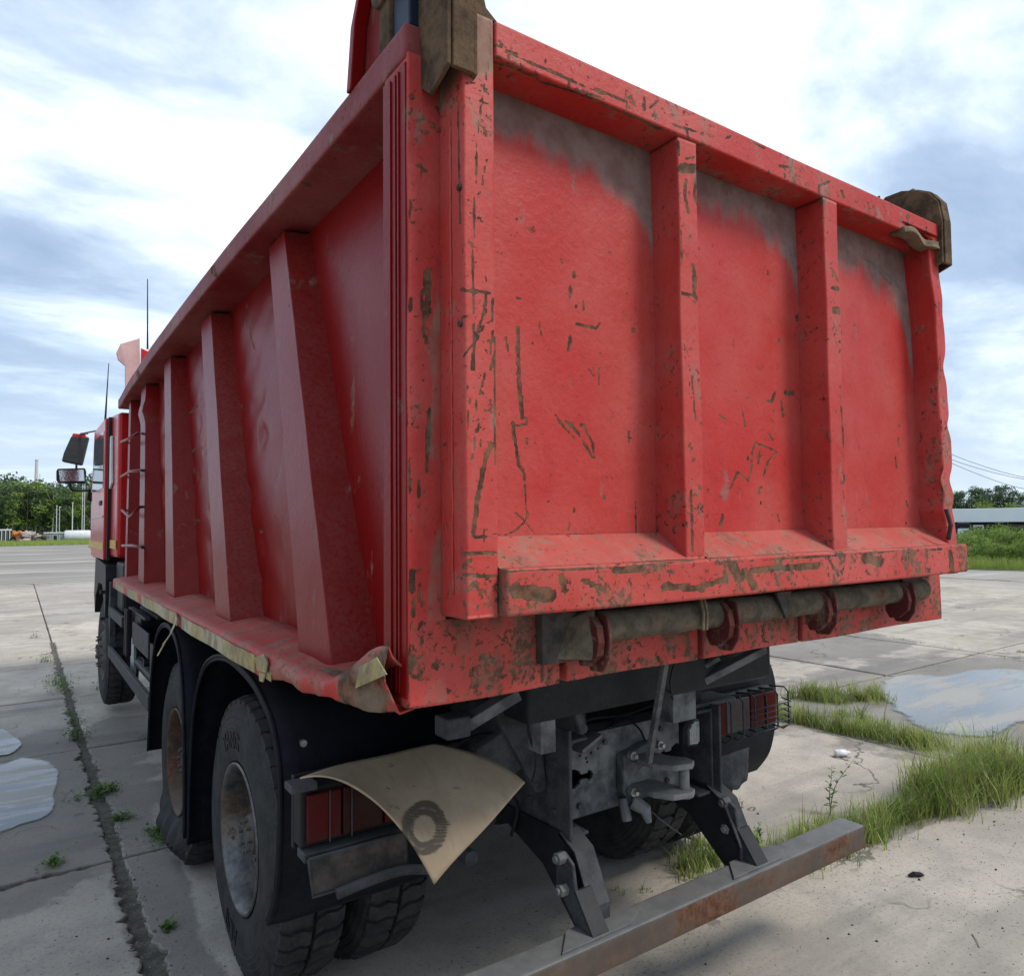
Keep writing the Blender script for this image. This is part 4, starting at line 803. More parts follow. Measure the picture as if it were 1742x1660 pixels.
def wheel(cx, cy, cz, sgn, mat=RIMM, text=False, flatr=0, front=False, deep=0.115, R=0.555, nuts=True):
    c = (cx, cy, cz); g = G()
    rimp = [(0.012, 0.292), (0.006, 0.290), (0.006, 0.282), (0.020, 0.272), (0.045, 0.262), (0.075, 0.252), (deep, 0.246), (deep+0.025, 0.235), (deep+0.03, 0.20), (deep+0.012, 0.16), (deep+0.010, 0.12), (deep+0.02, 0.118), (deep+0.03, 0.20), (deep+0.06, 0.25), (0.24, 0.27), (0.26, 0.29)]
    if front: rimp = [(0.012, 0.292), (0.006, 0.290), (0.006, 0.282), (0.025, 0.265), (0.04, 0.24), (0.02, 0.20), (-0.005, 0.175), (-0.008, 0.12), (0.0, 0.118), (0.05, 0.118), (0.1, 0.2), (0.26, 0.29)]
    g.lathe(rimp, c, 0, 56, 0, sgn); w_ = g.build('wheel', mat, T, smooth=True); 
    tg_ = tyre_g(cx, cy, cz, sgn, R, 0.29, flatr); ty = tg_.build('tyre', TYRE, w_); 
    d = deep+0.012 if not front else -0.006; k_ = 1.0 if not front else 0.45; g = G()
    g.lathe([(d-0.085*k_, 0.0), (d-0.085*k_, 0.05), (d-0.075*k_, 0.075), (d-0.03*k_, 0.085), (d-0.028*k_, 0.10), (d, 0.118), (d+0.02, 0.118)], c, 0, 24, 0, sgn)
    g.build('hub', HUBM, w_, 0.002)
    if nuts:
        for k in range(10):
            a = 2*math.pi*k/10+0.1; y, z = cy+0.142*math.cos(a), cz+0.142*math.sin(a)
            g = G(); g.tube([(cx+sgn*(d+0.02), y, z), (cx+sgn*(d-0.022), y, z)], 0.017, 6); g.tube([(cx+sgn*(d-0.022), y, z), (cx+sgn*(d-0.04), y, z)], 0.009, 6); g.build('wheel_nut', HUBM, w_, 0.001)
        for k in range(8):
            a = 2*math.pi*k/8; y, z = cy+0.06*math.cos(a), cz+0.06*math.sin(a)
            g = G(); g.tube([(cx+sgn*(d-0.07*k_), y, z), (cx+sgn*(d-0.10*k_), y, z)], 0.010, 6); g.build('hub_bolt', HUBM, w_, 0.001)
    if text:
        for word, ang0, spread in (('YANG', 90+14, 1), ('AUII', 270-8, 1)):
            V, F = text_mesh(word, 0.088, 0.006)
            P = []
            for v in V:
                a = R_(ang0)-v[0]*1.12/0.38*1.0 if sgn > 0 else 0; rr = 0.352+v[1]*1.1
                P.append((cx+0.002-sgn*(0.0015+v[2]*0.6), cy-0+rr*math.cos(math.pi-a)*1.0, cz+rr*math.sin(math.pi-a)))
            g = G(); g.add(P, F); g.build('sidewall_lettering', RUBBER, w_)
    return w_
RC = 0.556
wheel(0.010, 1.60, RC, 1, RIMM, True); wheel(0.345, 1.60, RC, 1, RIMR, nuts=False)
wheel(0.010, 2.98, RC-0.055, 1, RIMR, False, flatr=1); wheel(0.345, 2.98, RC, 1, RIMR, nuts=False)
for y in (1.60, 2.98): wheel(2.49, y, RC, -1, RIMR, nuts=False); wheel(2.155, y, RC, -1, RIMR, nuts=False)
wf = wheel(-0.02, 6.86, 0.585, 1, HUBM, front=True, R=0.53); wheel(2.50, 6.86, 0.56, -1, HUBM, front=True, nuts=False)
# axles, springs, underbody
g = G()
for y in (1.60, 2.98): g.tube([(0.3, y, RC), (2.2, y, RC)], 0.075, 16); g.lathe([(-0.2, 0.08), (-0.14, 0.19), (0, 0.24), (0.14, 0.19), (0.2, 0.08)], (1.25, y, RC), 1, 24)
g.tube([(0.3, 6.86, 0.5), (2.2, 6.86, 0.5)], 0.06, 10); g.tube([(1.25, 3.0, 0.62), (1.25, 6.0, 0.85)], 0.05, 12); g.build('axles', BLACKM, T, smooth=False)
g = G()
for x in (0.70, 1.70):
    for k in range(7): g.box(x, x+0.09, 1.55-0.0+0.07*k, 3.05-0.07*k, 0.62+0.022*k, 0.640+0.022*k)
g.build('leaf_springs', BLACKM, T, 0.002)
g = G(); g.tube([(0.62, 0.95, 0.62), (0.86, 1.02, 0.64)], 0.045, 12); g.tube([(0.60, 0.72, 0.64), (0.60, 1.4, 0.62)], 0.028, 10); g.tube([(0.88, 0.8, 0.66), (1.6, 0.8, 0.66)], 0.03, 12); g.build('torque_rod', CHAS, T, 0.003)
# ---- rear underrun bar
by0, by1 = 0.275, 0.385
zt = at(1469, 1403, 1, by0)[2]; zb_ = at(1470, 1442, 1, by0)[2]
xr_ = at(1469, 1403, 1, by0)[0]
g = None
def bmf(V): V = V.copy(); V[:, 1] += fnoise(V, 2.5, 1)*0.003; V[:, 2] += fnoise(V, 3, 2)*0.003+0.000*(V[:, 0]); return V
ub = rbox('underrun_bar', (0.02, by0, zb_), (xr_, by1, zt), 0.015, 0.008, BEAMM, T, bmf)
rbox('bar_face', (0.022, by0-0.0035, zb_+0.004), (xr_-0.003, by0+0.002, zt-0.006), 0.03, 0.001, BEAMR, ub, bmf)
for xm in (0.85, 1.66):
    g = G(); g.prism([(xm-0.19, by0+0.012), (xm+0.10, by0+0.012), (xm+0.17, by0+0.05), (xm+0.17, by1-0.004), (xm-0.10, by1-0.004)], 2, zt, zt+0.008); g.build('weld_plate', BEAMM, ub, 0.002)
def arm(px_top, px_bot, y, w_, side):
    pass
# link plates from the frame down to the bar
def slab3(name, pts, off, mat, parent, bev=0.004): g = G(); g.sheet(pts, off); return g.build(name, mat, parent, bev)
la = [at(912, 1442, 0, 0.72), at(945, 1448, 0, 0.72), at(962, 1478, 0, 0.72), at(1000, 1592, 0, 0.72), at(960, 1586, 0, 0.72), at(916, 1480, 0, 0.72)]
def link(xp, cyt, czt):
    # plate in the y-z plane, rounded head, plus flange
    pts = [(xp, cyt-0.035, czt+0.03), (xp, cyt+0.01, czt+0.055), (xp, cyt+0.05, czt+0.03), (xp, cyt+0.055, czt-0.06), (xp, by1-0.005, zt+0.008), (xp, by0+0.02, zt+0.008), (xp, cyt-0.05, czt-0.05)]
    l = slab3('bar_link', pts, (0.014, 0, 0), CHAS, T)
    slab3('link_flange', [(xp, cyt-0.05, czt-0.05), (xp, by0+0.018, zt+0.008), (xp+0.07, by0+0.018, zt+0.008), (xp+0.07, cyt-0.05, czt-0.05)], (0, 0.010, 0), BLACKM, l, 0.002)
    return l
link(0.79, 0.43, 0.66); link(1.615, 0.43, 0.66)
for x in (0.765, 1.60):
    for (dy, dz) in ((0.43, 0.60), (0.44, 0.70)):
        g = G(); g.tube([(x-0.005, dy, dz), (x+0.03, dy, dz)], 0.021, 6); g.tube([(x-0.015, dy, dz), (x, dy, dz)], 0.012, 10); g.build('bolt', CHASL, T, 0.002)
# cranked hanger plates under the frame ends
for x0 in (0.835, 1.60):
    g = G(); g.prism([(0.95, 0.735), (0.52, 0.745), (0.44, 0.70), (0.36, 0.55), (0.36, 0.47), (0.44, 0.455), (0.62, 0.60), (0.95, 0.70)], 0, x0, x0+0.010); g.build('hanger_plate', BLACKM, T, 0.002)
    g = G(); pf = [(0.52, 0.745), (0.435, 0.705), (0.355, 0.55), (0.355, 0.468), (0.44, 0.452)]
    for (a, b), (c, d) in zip(pf[:-1], pf[1:]): g.hexa([(x0, a, b), (x0+0.085, a, b), (x0+0.085, a+0.01, b-0.01), (x0, a+0.01, b-0.01), (x0, c, d), (x0+0.085, c, d), (x0+0.085, c+0.01, d-0.01), (x0, c+0.01, d-0.01)])
    g.build('hanger_flange', CHAS, T, 0.002)
# ---- left side equipment between the axles
g = G(); g.box(-0.01, 0.02, 5.35, 6.42, 0.985, 1.07); g.build('side_guard_rail', CHAS, T, 0.004)
g = G(); g.box(-0.01, 0.02, 3.86, 6.42, 0.60, 0.70); g.build('side_guard_rail', CHAS, T, 0.004)
g = G(); g.box(0.0, 0.03, 3.72, 3.86, 0.40, 1.05); g.build('guard_post', BLACKM, T, 0.003)
g = G(); g.box(0.0, 0.05, 6.36, 6.50, 0.60, 1.30); g.build('guard_post', CHAS, T, 0.003)
g = G(); g.box(0.06, 0.08, 5.15, 5.35, 0.60, 1.12); g.build('guard_plate', flat('pale_grey_plate', (0.36, 0.40, 0.39), 0.5), T, 0.003)
g = G(); g.box(0.03, 0.60, 4.55, 5.25, 0.93, 1.14); bb = g.build('battery_box', BLACKM, T, 0.01)
g = G()
for i in range(7): g.box(0.03+i*0.085, 0.07+i*0.085, 4.35, 5.25, 1.142, 1.165)
g.build('box_ridges', CHAS, bb, 0.004)
g = G(); g.box(0.0, 0.012, 3.95, 4.75, 0.93, 1.10); g.box(0.013, 0.12, 3.95, 4.75, 0.93, 0.945); g.build('step_bracket', CHAS, T, 0.004)
for y in (4.95, 5.05): g = G(); g.box(-0.02, 0.02, y, y+0.045, 0.80, 1.17); g.build('box_strap', BLACKM, T, 0.01)
g = G(); g.tube([(0.1, 4.0, 0.72), (0.1, 5.2, 0.72)], 0.04, 12); g.tube([(0.06, 4.6, 0.80), (0.5, 4.6, 0.80)], 0.03, 10); g.build('pipework', BLACKM, T)
g = G(); g.box(1.75, 2.45, 3.9, 5.6, 0.55, 1.15); g.build('light_block_tank', BLACKM, T, 0.05)  # box added on the right to keep light out underneath
g = G(); g.box(0.35, 0.84, 3.75, 3.80, 0.35, 1.2); g.build('light_block_flap', RUBBER, T); g = G(); g.box(1.66, 2.2, 3.75, 3.80, 0.35, 1.2); g.build('light_block_flap', RUBBER, T)  # rubber sheets added to stop light coming through under the bed
g = G(); g.lathe([(0, 0.0), (0, 0.24), (1.0, 0.24), (1.0, 0.0)], (0.55, 4.0, 0.80), 1, 24); g.build('air_tank', BLACKM, T, 0.01)
# front wheel arch and bits behind the cab
g = G(); g.prism([(6.48, 1.32), (6.52, 1.45), (7.6, 1.5), (7.7, 1.1), (7.58, 0.9), (7.5, 1.1), (7.2, 1.25), (6.8, 1.25), (6.6, 1.05), (6.5, 0.95)], 0, -0.03, 0.35); g.build('front_fender', BLACKM, T, 0.006)
g = G(); g.box(-0.07, 0.05, 6.52, 6.58, 1.18, 1.215); g.build('fender_clip', BLACKM, T, 0.003); g = G(); g.box(-0.06, 0.05, 6.62, 6.68, 0.92, 0.945); g.build('fender_clip', BLACKM, T, 0.003)
g = G(); g.box(0.05, 0.55, 5.85, 6.40, 1.0, 1.5); g.box(0.6, 1.9, 5.8, 6.4, 0.9, 1.45); g.build('light_block_engine', BLACKM, T, 0.03)  # boxes added to shut off light from the front
P0 = [at(168, 938, 0, 0.06), at(172, 965, 0, 0.05), at(186, 977, 0, 0.05), at(192, 968, 0, 0.06)]
wire('hose', P0, 0.010); wire('hose', [at(175, 945, 0, 0.05), at(168, 962, 0, 0.05), at(173, 974, 0, 0.05), at(182, 975, 0, 0.05), at(186, 960, 0, 0.05), at(180, 950, 0, 0.05), at(186, 948, 0, 0.05)], 0.012); wire('hose', [at(165, 935, 0, 0.06), at(170, 952, 0, 0.05), at(180, 947, 0, 0.06), at(196, 945, 0, 0.06)], 0.009)
# ---- cab
cabp = [(5.98, 1.53), (6.62, 1.50), (8.35, 1.50), (8.72, 1.55), (8.70, 2.1), (8.52, 2.62), (8.25, 2.93), (7.4, 3.0), (5.98, 2.93)]
g = G(); g.prism([(6.10, 1.54), (8.15, 1.50), (8.15, 2.70), (8.05, 2.95), (7.35, 3.0), (6.10, 2.90)], 0, 0.02, 2.46); cab = g.build('cab', REDC, T, 0.03)
g = G(); g.prism([(8.15, 1.50), (8.74, 1.55), (8.72, 2.15), (8.55, 2.60), (8.2, 2.93), (8.15, 2.93)], 0, 0.0, 2.48); g.build('cab_front', REDC, cab, 0.03)
g = G(); g.hexa([(-0.02, 8.18, 1.48), (0.10, 8.9, 1.44), (0.2, 8.9, 1.44), (0.10, 8.18, 1.48), (0.0, 8.18, 2.3), (0.10, 8.8, 2.3), (0.2, 8.8, 2.3), (0.1, 8.18, 2.3)]); g.build('corner_deflector', PINKW, cab, 0.02)  # glare on the cab corner is put into this pale colour
dr = G(); dr.prism([(6.72, 1.50), (8.14, 1.50), (8.14, 2.35), (7.95, 2.92), (6.72, 2.92)], 0, -0.035, 0.017); dr = dr.build('door', REDC, cab, 0.012)
g = G(); g.prism([(6.82, 2.22), (8.0, 2.22), (7.86, 2.80), (6.82, 2.80)], 0, -0.040, -0.034)
g.build('window', GLASSW, cab, 0.004)
g = G(); g.box(-0.01, 0.0195, 6.64, 6.72, 1.50, 2.92); g.build('door_gap', RUBBER, cab)
g = G(); g.prism([(6.42, 2.25), (6.60, 2.20), (6.60, 2.72), (6.50, 2.72)], 0, -0.004, 0.018); g.build('window', WHITEP, cab, 0.006)  # white fill paints the glare on this window
g = G(); g.box(-0.046, -0.034, 6.95, 7.15, 2.05, 2.10); g.build('door_handle', RUBBER, cab, 0.004)
g = G(); g.box(-0.039, -0.034, 6.74, 8.10, 1.60, 1.67); g.box(0.012, 0.0185, 6.12, 6.62, 1.62, 1.70); g.box(-0.028, -0.022, 8.2, 8.6, 1.58, 1.68); g.build('cab_tape', TAPER, cab)
g = G(); g.box(-0.042, -0.034, 6.8, 8.1, 1.92, 1.945); g.build('door_crease', PINKW, cab, 0.004)
# door crease: highlight painted on as a pale pink strip
# bent roof guard above the front wall
def headboard():
    A = [at(198, 600, 1, 5.95), at(205, 585, 1, 5.95), at(222, 580, 1, 5.97), at(238, 575, 1, 5.99), at(238, 592, 1, 5.99), at(240, 640, 1, 5.99), at(213, 668, 1, 5.95), at(213, 622, 1, 5.95), at(201, 612, 1, 5.95)]
    g = G(); g.sheet(A, (0, 0.03, 0)); g.build('headboard_flap', PINKW, T, 0.004)
    B = [at(239, 592, 1, 6.02), at(256, 600, 1, 6.02), at(262, 640, 1, 6.02), at(239, 650, 1, 6.02)]
    g = G(); g.sheet(B, (1.9, 0.3, 0.0)); g.build('headboard', REDC, T, 0.004)
headboard()
for (xa, ya, xb, yb, Y) in ((251, 475, 251, 640, 6.3), (185, 618, 179, 716, 8.0)):
    g = G(); g.tube([at(xb, yb, 1, Y), at((xa+xb)/2, (ya+yb)/2, 1, Y), at(xa, ya, 1, Y)], [0.012, 0.007, 0.004], 6); g.build('antenna', RUBBER, T)
# mirrors
MY = 8.6
def mq(*pts): return [at(x, y, 1, MY) for x, y in pts]
g = G(); g.sheet(mq((121, 741), (151, 743), (139, 792), (104, 785), (108, 770)), (0.02, 0.09, 0.0)); m1 = g.build('mirror', flat('mirror_shell', (0.035, 0.04, 0.042), 0.55), T, 0.02)
g = G(); g.sheet(mq((124, 737), (145, 739), (144, 744), (122, 742)), (0.02, 0.07, 0.0)); g.build('red_mirror_cap', REDC, m1, 0.004)
g = G(); g.sheet(mq((98, 797), (145, 796), (147, 803), (146, 820), (143, 822), (101, 822), (96, 817), (96, 801)), (0.0, 0.07, 0.0)); m2 = g.build('mirror', BLACKM, T, 0.012)
g = G(); g.sheet([p+[0, -0.004, 0] for p in mq((100, 800), (142, 799), (144, 818), (102, 819))], (0.0, 0.003, 0.0)); g.build('mirror_glass', MIRR, m2)
g = G(); g.tube([at(150, 737, 1, MY), at(137, 738, 1, MY)], 0.012, 8); g.tube([at(174, 731, 1, MY-0.3), at(137, 738, 1, MY)], 0.010, 8); g.build('mirror_arm', CHASL, m1)
wire('mirror_arm', [at(119, 820, 1, MY), at(120, 830, 1, MY), at(128, 835, 1, MY), at(154, 834, 1, MY-0.2)], 0.014, RUBBER, m2)
g = G(); g.tube([at(130, 790, 1, MY), at(130, 800, 1, MY)], 0.012, 8); g.build('mirror_joint', RUBBER, m2)
g = G(); g.sheet([at(150, 835, 1, 8.4), at(160, 838, 1, 8.4), at(158, 855, 1, 8.4), at(148, 850, 1, 8.4)], (0.02, 0.15, 0)); g.build('mirror_bracket', RUBBER, m2, 0.004)
# ================================================================== CARDBOARD SHEET
def cardboard():
    K = [[at(510, 1322, 1, 0.60), at(640, 1286, 1, 0.66), at(740, 1266, 1, 0.66)],
         [at(628, 1352, 1, 0.42), at(715, 1372, 1, 0.44), at(828, 1290, 1, 0.52)],
         [at(740, 1504, 1, 0.30), at(818, 1417, 1, 0.34), at(892, 1331, 1, 0.38)]]
    n = 40; V = []
    def B(t): return np.array([(1-t)*(1-2*t), 4*t*(1-t), t*(2*t-1)])
    for i in range(n+1):
        for j in range(n+1):
            a, b = B(i/n), B(j/n); p = sum(a[r]*b[c]*K[r][c] for r in range(3) for c in range(3))
            V.append(p+[0, 0.004*math.sin(i/n*7+j/n*3), 0.003*math.sin(j/n*8)])
    V = np.array(V); i, j = np.meshgrid(np.arange(n), np.arange(n), indexing='ij'); q = (i*(n+1)+j).ravel(); F = np.stack([q, q+n+1, q+n+2, q+1], 1)
    s = NT('worn_cardboard'); a = s.noise(6, 6, 0.6); ln = s.noise(30, 4, 0.6, st=(1, 0.3, 0.2)); b = s.noise(60, 4)
    c = s.mix(s.ss(a, 0.35, 0.65), (0.33, 0.245, 0.155), (0.40, 0.305, 0.20)); c = s.mix(s.ss(ln, 0.5, 0.7, 0, 0.35), c, (0.22, 0.155, 0.095))
    at_ = s.attr('wear'); c = s.mix(s.ss(s.math('ADD', at_, s.math('MULTIPLY', s.math('SUBTRACT', b, 0.5), 0.6)), 0.3, 0.9, 0, 0.85), c, (0.045, 0.034, 0.024))
    m = s.done(c, 0.75, 0, s.bump(ln, 0.15, 0.003))
    def wr(V):
        X, Y = proj(V); d = np.hypot((X-722)/33, (Y-1407)/39)+fnoise(V, 30, 1)*0.07; ring = np.exp(-((d-0.72)/0.13)**2)*1.0+np.exp(-((d-1.1)/0.14)**2)*1.0+np.exp(-((d-0.9)/0.3)**2)*0.35
        d2 = np.hypot((X-775)/12, (Y-1353)/14); r2 = np.exp(-((d2-1)/0.28)**2)*0.6*(X+Y < 2135)
        o = np.maximum(ring, r2)
        for x, y, r in ((660, 1342, 5), (704, 1338, 4), (690, 1356, 3), (663, 1370, 5), (677, 1374, 5), (665, 1302, 6), (762, 1401, 7), (740, 1448, 4), (711, 1452, 4)): o = np.maximum(o, np.exp(-(((X-x)**2+(Y-y)**2)/r**2))*0.9)
        return o
    ob = grid_mesh('cardboard_sheet', V, F, m, None, wr); md = ob.modifiers.new('s', 'SOLIDIFY'); md.thickness = 0.005
    setp(ob, 'curved tan cardboard sheet with a dark ring stain, wedged over the left tail light', 'cardboard')
cardboard()
# ================================================================== GROUND
def conc(name, base=0.0):
    s = NT(name); oi = s.n('ShaderNodeObjectInfo')
    big = s.noise(0.55, 6, 0.6); mid = s.noise(3.2, 8, 0.65, off=(2, 1, 0)); fine = s.noise(55, 5, 0.7); grit = s.noise(170, 3, 0.6); peb = s.noise(48, 5, 0.6, off=(5, 5, 0))
    c = s.mix(s.ss(big, 0.35, 0.65), (0.40, 0.345, 0.28), (0.56, 0.49, 0.405))
    c = s.mix(s.ss(mid, 0.42, 0.68, 0, 0.50), c, (0.25, 0.222, 0.19))
    c = s.mix(s.math('MULTIPLY', oi.outputs['Random'], 0.40), c, (0.27, 0.26, 0.245))
    c = s.mix(s.ss(fine, 0.50, 0.72, 0, 0.55), c, (0.15, 0.135, 0.115)); c = s.mix(s.ss(grit, 0.62, 0.72, 0, 0.6), c, (0.58, 0.55, 0.51)); c = s.mix(s.math('MULTIPLY', s.ss(peb, 0.60, 0.66, 0, 0.75), s.ss(s.noise(1.1, 4, 0.6, off=(2, 6, 0)), 0.40, 0.58)), c, (0.11, 0.095, 0.08))
    # far streaks along x
    st = s.noise(1.0, 7, 0.6, st=(0.10, 1.0, 1)); c = s.mix(s.ss(st, 0.56, 0.66, 0, 0.5), c, (0.42, 0.405, 0.38)); c = s.mix(s.ss(s.noise(1.3, 6, 0.6, st=(0.12, 1, 1), off=(4, 4, 0)), 0.54, 0.66, 0, 0.45), c, (0.16, 0.15, 0.138))
    # fine cracks
    vo = s.n('ShaderNodeTexVoronoi', feature='DISTANCE_TO_EDGE'); vv = s.n('ShaderNodeVectorMath', operation='ADD'); s.put(vv.inputs[0], s.pos)
    nn = s.n('ShaderNodeTexNoise'); nn.inputs['Scale'].default_value = 2.2; nn.inputs['Detail'].default_value = 6; s.put(nn.inputs['Vector'], s.pos); s.put(vv.inputs[1], nn.outputs['Color'])
    s.put(vo.inputs['Vector'], vv.outputs[0]); vo.inputs['Scale'].default_value = 0.42
    crk = s.math('MULTIPLY', s.ss(vo.outputs['Distance'], 0.002, 0.007, 1, 0), s.ss(s.noise(0.7, 3, 0.5, off=(1, 9, 0)), 0.48, 0.6)); c = s.mix(s.math('MULTIPLY', crk, 0.8), c, (0.06, 0.055, 0.045))
    # wet and dirty patches
    sp_ = s.n('ShaderNodeSeparateXYZ'); s.put(sp_.inputs[0], s.pos); wob = s.math('MULTIPLY', s.math('SUBTRACT', s.noise(2.4, 7, 0.65, off=(7, 7, 0)), 0.5), 1.5)
    wet = None
    for cx, cy, rx, ry in ((-0.55, 4.6, 0.72, 1.65), (-0.95, 3.25, 0.75, 0.55), (-1.4, 5.2, 0.8, 1.3), (7.6, 2.1, 2.6, 1.6), (-0.16, 3.1, 0.16, 2.6), (5.3, 0.74, 1.3, 0.16), (5.15, 2.1, 0.16, 1.0), (3.3, 1.05, 0.5, 0.10), (4.2, -0.9, 0.8, 0.25), (4.0, 0.80, 1.1, 0.10), (0.1, 5.9, 0.3, 0.6), (9.0, 4.6, 1.6, 0.8)):
        q = s.math('SQRT', s.math('ADD', s.math('POWER', s.math('DIVIDE', s.math('SUBTRACT', sp_.outputs[0], cx), rx), 2.0), s.math('POWER', s.math('DIVIDE', s.math('SUBTRACT', sp_.outputs[1], cy), ry), 2.0)))
        q = s.ss(s.math('ADD', q, wob), 1.12, 0.92); wet = q if wet is None else s.math('MAXIMUM', wet, q)
    c = s.mix(s.math('MULTIPLY', wet, 0.55), c, (0.10, 0.09, 0.08))
    oil = s.ss(s.noise(0.9, 5, 0.6, off=(3, 8, 0)), 0.60, 0.72, 0, 0.35); c = s.mix(oil, c, (0.11, 0.10, 0.09))
    r = s.math('SUBTRACT', 0.9, s.math('MULTIPLY', wet, 0.22))
    h = s.math('ADD', s.math('MULTIPLY', fine, 0.5), s.math('ADD', s.math('MULTIPLY', grit, 0.3), s.math('MULTIPLY', mid, 0.8)))
    return s.done(c, r, 0, s.bump(s.math('SUBTRACT', h, s.math('MULTIPLY', crk, 0.6)), 0.45, 0.008), 0.3)
CONC = conc('weathered_concrete')
def soil_mat():
    s = NT('joint_soil'); a = s.noise(20, 7, 0.7); b = s.noise(90, 4, 0.7); c = s.mix(s.ss(a, 0.35, 0.65), (0.085, 0.076, 0.062), (0.165, 0.15, 0.128)); c = s.mix(s.ss(b, 0.55, 0.7, 0, 0.5), c, (0.22, 0.2, 0.17)); return s.done(c, 0.95, 0, s.bump(s.math('ADD', a, b), 0.8, 0.012), 0.2)
SOIL = soil_mat()
def far_ground():
    s = NT('far_yard_surface'); st = s.noise(0.35, 8, 0.62, st=(0.16, 1, 1)); s2 = s.noise(1.1, 7, 0.6, st=(0.12, 1, 1), off=(5, 3, 0)); b = s.noise(0.12, 4, 0.5); f = s.noise(14, 5, 0.7)
    c = s.mix(s.ss(st, 0.38, 0.62), (0.22, 0.198, 0.172), (0.38, 0.345, 0.30)); c = s.mix(s.ss(s2, 0.56, 0.64, 0, 0.6), c, (0.54, 0.52, 0.48)); c = s.mix(s.ss(b, 0.42, 0.6, 0, 0.4), c, (0.19, 0.18, 0.17)); c = s.mix(s.ss(f, 0.5, 0.75, 0, 0.3), c, (0.1, 0.09, 0.08))
    return s.done(c, 0.85, 0, s.bump(f, 0.4, 0.01), 0.3)
g = G(); g.add([(-900, -60, -0.022), (900, -60, -0.022), (900, 1200, -0.022), (-900, 1200, -0.022)], [(0, 1, 2, 3)]); gr = g.build('ground', SOIL, None, kind='structure', fix=False)
g = G(); g.add([(-300, 27.2, 0.0), (300, 27.2, 0.0), (300, 112, 0.0), (-300, 112, 0.0)], [(0, 1, 2, 3)]); g.add([(-300, -14, -0.001), (-14.2, -14, -0.001), (-14.2, 27.19, -0.001), (-300, 27.19, -0.001)], [(0, 1, 2, 3)]); g.add([(23.2, -14, -0.001), (300, -14, -0.001), (300, 27.19, -0.001), (23.2, 27.19, -0.001)], [(0, 1, 2, 3)])
yard = g.build('far_yard', far_ground(), None, kind='structure', fix=False)
XJ = [-14.1, -11, -8.3, -5.6, -2.95, -0.25, 2.5, 5.08, 7.7, 10.1, 12.7, 15.2, 17.9, 20.5, 23.1]; YJ = [-5.8, -3.5, -1.3, 0.9, 3.08, 5.5, 7.7, 9.9, 12.3, 14.8, 17.2, 19.7, 22.2, 24.7, 27.1]
slabs = empty('concrete_paving', (4, 8, 0), 'weathered concrete slabs', 'paving'); del slabs['label']; del slabs['category']; slabs['kind'] = 'structure'
SR = np.random.default_rng(3)
for i in range(len(XJ)-1):
    for j in range(len(YJ)-1):
        x0, x1, y0, y1 = XJ[i], XJ[i+1], YJ[j], YJ[j+1]
        near = -3 < x0 < 11 and y1 < 13
        gx0 = gx1 = 0.010 if not near else 0.016; gy0 = gy1 = 0.010 if not near else 0.014
        if near:
            if i == 4: gx1 = 0.022
            if i == 5: gx0 = 0.022
            if j == 4 and i == 6: gy0 = 0.02
            if j == 3 and i >= 6: gy0 = 0.04
        jag = 0.012 if near else 0.006
        def edge(a, b, n, inward, amp, seed):
            pts = []; 
            ph = SR.uniform(0, 6, 6)
            for k in range(n):
                t = k/n; x = a[0]+(b[0]-a[0])*t; y = a[1]+(b[1]-a[1])*t
                s_ = sum(math.sin((t*L)*fr+p)/(1+0.25*q) for q, (fr, p) in enumerate(zip((1.7, 4.3, 9.1, 19, 37, 71), ph)))*0.4 if (L := math.hypot(b[0]-a[0], b[1]-a[1])) else 0
                d = amp*(abs(s_)*0.9+SR.uniform(0, 1)**6*0.45); d *= min(1, 8*t+0.3, 8*(1-t)+0.3)
                pts.append((x+inward[0]*d, y+inward[1]*d))
            return pts
        if j <= 2 and i in (6, 7): continue
        if j <= 2 and i == 5: x1 = XJ[8]
        n = 120 if near else 8
        A, B, C_, D = (x0+gx0, y0+gy0), (x1-gx1, y0+gy0), (x1-gx1, y1-gy1), (x0+gx0, y1-gy1)
        ampL = 0.04 if (i == 5 and near) else jag; ampR = 0.055 if (i == 4 and near) else jag; ampB = 0.035 if (j == 4 and i == 4) else jag; ampT = 0.05 if (j == 3 and i == 4) else jag
        P = edge(A, B, n, (0, 1), ampB, 0)+edge(B, C_, n, (-1, 0), ampR, 1)+edge(C_, D, n, (0, -1), ampT, 2)+edge(D, A, n, (1, 0), ampL, 3)
        m = len(P); cx, cy = (x0+x1)/2, (y0+y1)/2; z = 0.0+SR.uniform(-0.004, 0.003) if near else SR.uniform(-0.003, 0.002); tx, ty = SR.uniform(-.0015, .0015, 2)
        hz_ = lambda x, y: z+tx*(x-cx)+ty*(y-cy)
        V = [(x, y, -0.06) for x, y in P]+[(x, y, hz_(x, y)-0.006) for x, y in P]+[(x+(cx-x)*0.006, y+(cy-y)*0.006, hz_(x, y)) for x, y in P]
        F = [(k, (k+1) % m, m+(k+1) % m, m+k) for k in range(m)]+[(m+k, m+(k+1) % m, 2*m+(k+1) % m, 2*m+k) for k in range(m)]+[tuple(range(2*m, 3*m))]
        g = G(); g.add(V, F); g.build('slab', CONC, slabs, fix=False)
